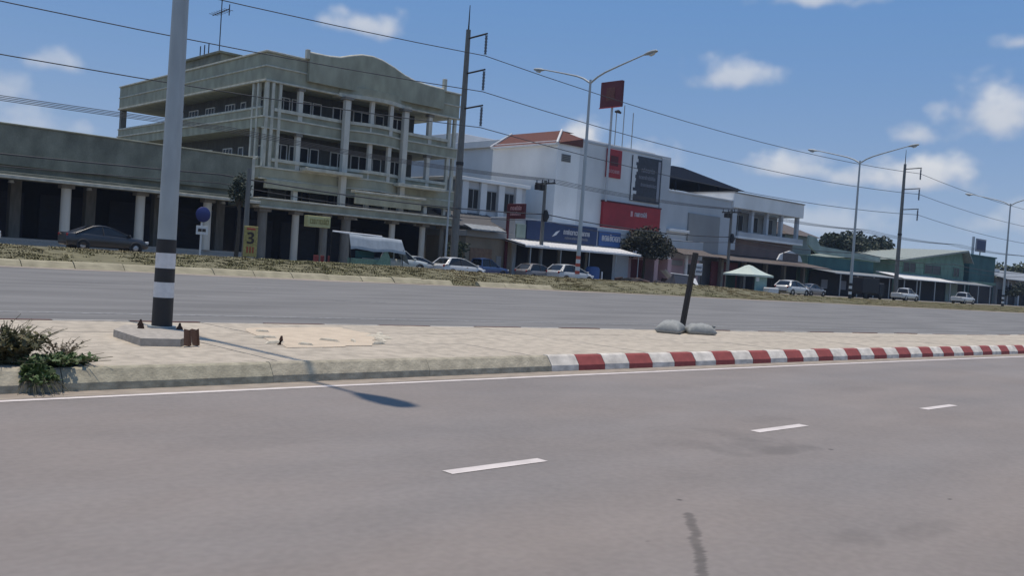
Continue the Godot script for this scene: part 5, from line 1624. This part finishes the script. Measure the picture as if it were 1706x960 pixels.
	mi(k2, "tarpaulin", done(st), M.shutter)
	st = begin()
	tri(st, Vector3(0.9, 1.15, 0.30), Vector3(2.1, 1.2, 0.28), Vector3(1.75, 0.25, 1.1))
	mi(k2, "white_flap", done(st), M.roof_white)
	tube_local(k2, "ridge_pole", M.roof_white, [D + Vector3(-0.5, 0.05, 0), C + Vector3(0.1, 0.05, 0)], [0.05, 0.05])
	# white board
	var nb := thing("notice_board", "white notice board standing at the maroon shop front", "board", Vector3(84.6, 0.06, -60.5))
	bx(nb, "board", M.white, 83.9, 85.2, 1.6, 2.9, -60.55, -60.45)
	strokes(nb, M.ink_grey, 84.05, 85.05, 2.35, 2.6, -60.43, 61)
	strokes(nb, M.ink_grey, 84.05, 85.05, 1.9, 2.1, -60.43, 62)
	for x in [84.0, 85.05]: bx(nb, "leg", M.dark_steel, x, x + 0.06, 0.05, 1.6, -60.55, -60.48)
	# blue water tank
	var bt := thing("blue_tank", "blue plastic tank beside the banded lamp post", "tank", Vector3(67.0, 0.05, -60.2))
	tube(bt, "drum", M.blue_plastic, [Vector3(67, 0.05, -60.2), Vector3(67, 0.15, -60.2), Vector3(67, 1.5, -60.2), Vector3(67, 1.7, -60.2), Vector3(67, 1.75, -60.2)], [0.62, 0.7, 0.7, 0.55, 0.25], 16)
	tube(bt, "pipe", M.white, [Vector3(67.7, 0.05, -59.6), Vector3(67.7, 1.3, -59.6)], 0.08, 8)
	var ob := thing("orange_box", "rusty orange cabinet behind the banded lamp post", "cabinet", Vector3(64.8, 0.05, -60.8))
	bx(ob, "cabinet", M.roof_tile, 64.2, 65.4, 0.05, 1.8, -61.2, -60.5)
	bx(ob, "door", M.rust, 64.3, 65.3, 0.2, 1.7, -60.5, -60.47)

# ---------------------------------------------------------------- trees
func tree(label: String, at: Vector3, h: float, rx: float, ry: float, col: Array, n: int, leaf: float, seed_: int, group: String):
	var r := RandomNumberGenerator.new()
	r.seed = seed_
	var t := thing("broadleaf_tree", label, "tree", at, group)
	var cy := h - ry
	var ts := begin()
	add_tube(ts, [Vector3.ZERO, Vector3(0.1, cy * 0.4, 0), Vector3(0, cy * 0.8, 0.1), Vector3(0, cy, 0)], [0.05 * h * 0.5, 0.04 * h * 0.5, 0.03 * h * 0.5, 0.015 * h], 8)
	var ls := begin()
	var clumps := []
	for i in 16:
		var d := Vector3(r.randf_range(-1, 1), r.randf_range(-0.85, 1), r.randf_range(-1, 1))
		if d.length() > 1.0: d = d.normalized() * r.randf_range(0.6, 1.0)
		var c := Vector3(d.x * rx * 0.78, cy + d.y * ry * 0.75, d.z * rx * 0.78)
		clumps.append([c, r.randf_range(0.30, 0.48)])
		add_tube(ts, [Vector3(0, cy * 0.7, 0), c * 0.5 + Vector3(0, cy * 0.4, 0), c], [0.012 * h, 0.008 * h, 0.003 * h], 5, false)
	mi(t, "trunk", ts.commit(), M.bark)
	for i in n:
		var c: Array = clumps[r.randi() % clumps.size()]
		var d := Vector3(r.randfn(), r.randfn(), r.randfn()).normalized() * pow(r.randf(), 0.4)
		var p: Vector3 = c[0] + Vector3(d.x * rx, d.y * ry * 0.9, d.z * rx) * c[1]
		var a := Vector3(r.randfn(), r.randfn() * 0.6, r.randfn()).normalized()
		var b := a.cross(Vector3(r.randfn(), r.randfn(), r.randfn())).normalized()
		var L := leaf * r.randf_range(0.6, 1.3)
		ls.set_color(Color(1, 1, 1) * r.randf_range(0.65, 1.3))
		leaf_quad(ls, p - a * L * 0.5, p + b * L * 0.28, p + a * L * 0.5, p - b * L * 0.28)
	mi(t, "crown", ls.commit(), leaf_mat(col[0], col[1], col[2]))

func make_trees():
	var dk := [0.030, 0.045, 0.026]
	var md := [0.045, 0.065, 0.035]
	tree("large dark tree rising behind the green fascia shop, left one", Vector3(157, 0, -84), 12.0, 7.5, 4.8, dk, 9000, 0.75, 1, "dark trees behind the shops")
	tree("large dark tree rising behind the green fascia shop, right one", Vector3(169, 0, -85), 12.6, 7.0, 5.0, dk, 9000, 0.75, 2, "dark trees behind the shops")
	tree("dark tree between and behind the two large dark trees", Vector3(163, 0, -88), 11.0, 6.5, 4.6, dk, 6000, 0.7, 3, "dark trees behind the shops")
	tree("round tree behind the green house roof, left one", Vector3(190, 0, -88), 10.3, 8.0, 3.8, md, 6500, 0.75, 4, "trees behind the green house")
	tree("round tree behind the green house roof, middle one", Vector3(203, 0, -88), 10.8, 8.5, 4.0, md, 6500, 0.75, 5, "trees behind the green house")
	tree("round tree behind the green house roof, right one", Vector3(216, 0, -88), 10.0, 8.0, 3.6, md, 6500, 0.75, 6, "trees behind the green house")
	tree("pale green tree behind the grey row house at the right edge", Vector3(242, 0, -84), 11.5, 8.0, 4.2, [0.07, 0.09, 0.045], 4500, 0.75, 7, "trees at the right edge")
	tree("second tree beyond the grey row house at the right edge", Vector3(262, 0, -84), 11.0, 9.0, 4.2, md, 4000, 0.8, 8, "trees at the right edge")
	tree("small dark tree before the red sign band", Vector3(78.6, 0.05, -63.4), 7.5, 3.6, 2.7, [0.040, 0.044, 0.028], 9000, 0.30, 9, "small trees before the shops")
	tree("dark bush behind the cable pole beside the yellow number sign", Vector3(30.3, 0.4, -60.5), 6.6, 0.85, 1.6, dk, 1200, 0.2, 10, "small trees before the shops")
	tree("leafy bush between the tall power pole and the beige garage", Vector3(52.6, 0.05, -63.4), 3.4, 1.3, 1.2, md, 1400, 0.22, 11, "small trees before the shops")
	tree("dark leafy tree before the teal building and grey row house", Vector3(190, 0.05, -62.5), 4.6, 3.5, 1.7, dk, 2400, 0.4, 12, "small trees before the shops")

# ---------------------------------------------------------------- scene
func _ready():
	rng.seed = 20
	setup_view()
	make_materials()
	make_ground()
	low_arcade()
	big_building()
	white_building()
	blue_shop()
	middle_houses()
	pink_house()
	terrace_building()
	right_shops()
	make_poles()
	make_trees()
	make_vehicles()
	make_stalls()
	make_near_things()
	make_grass()
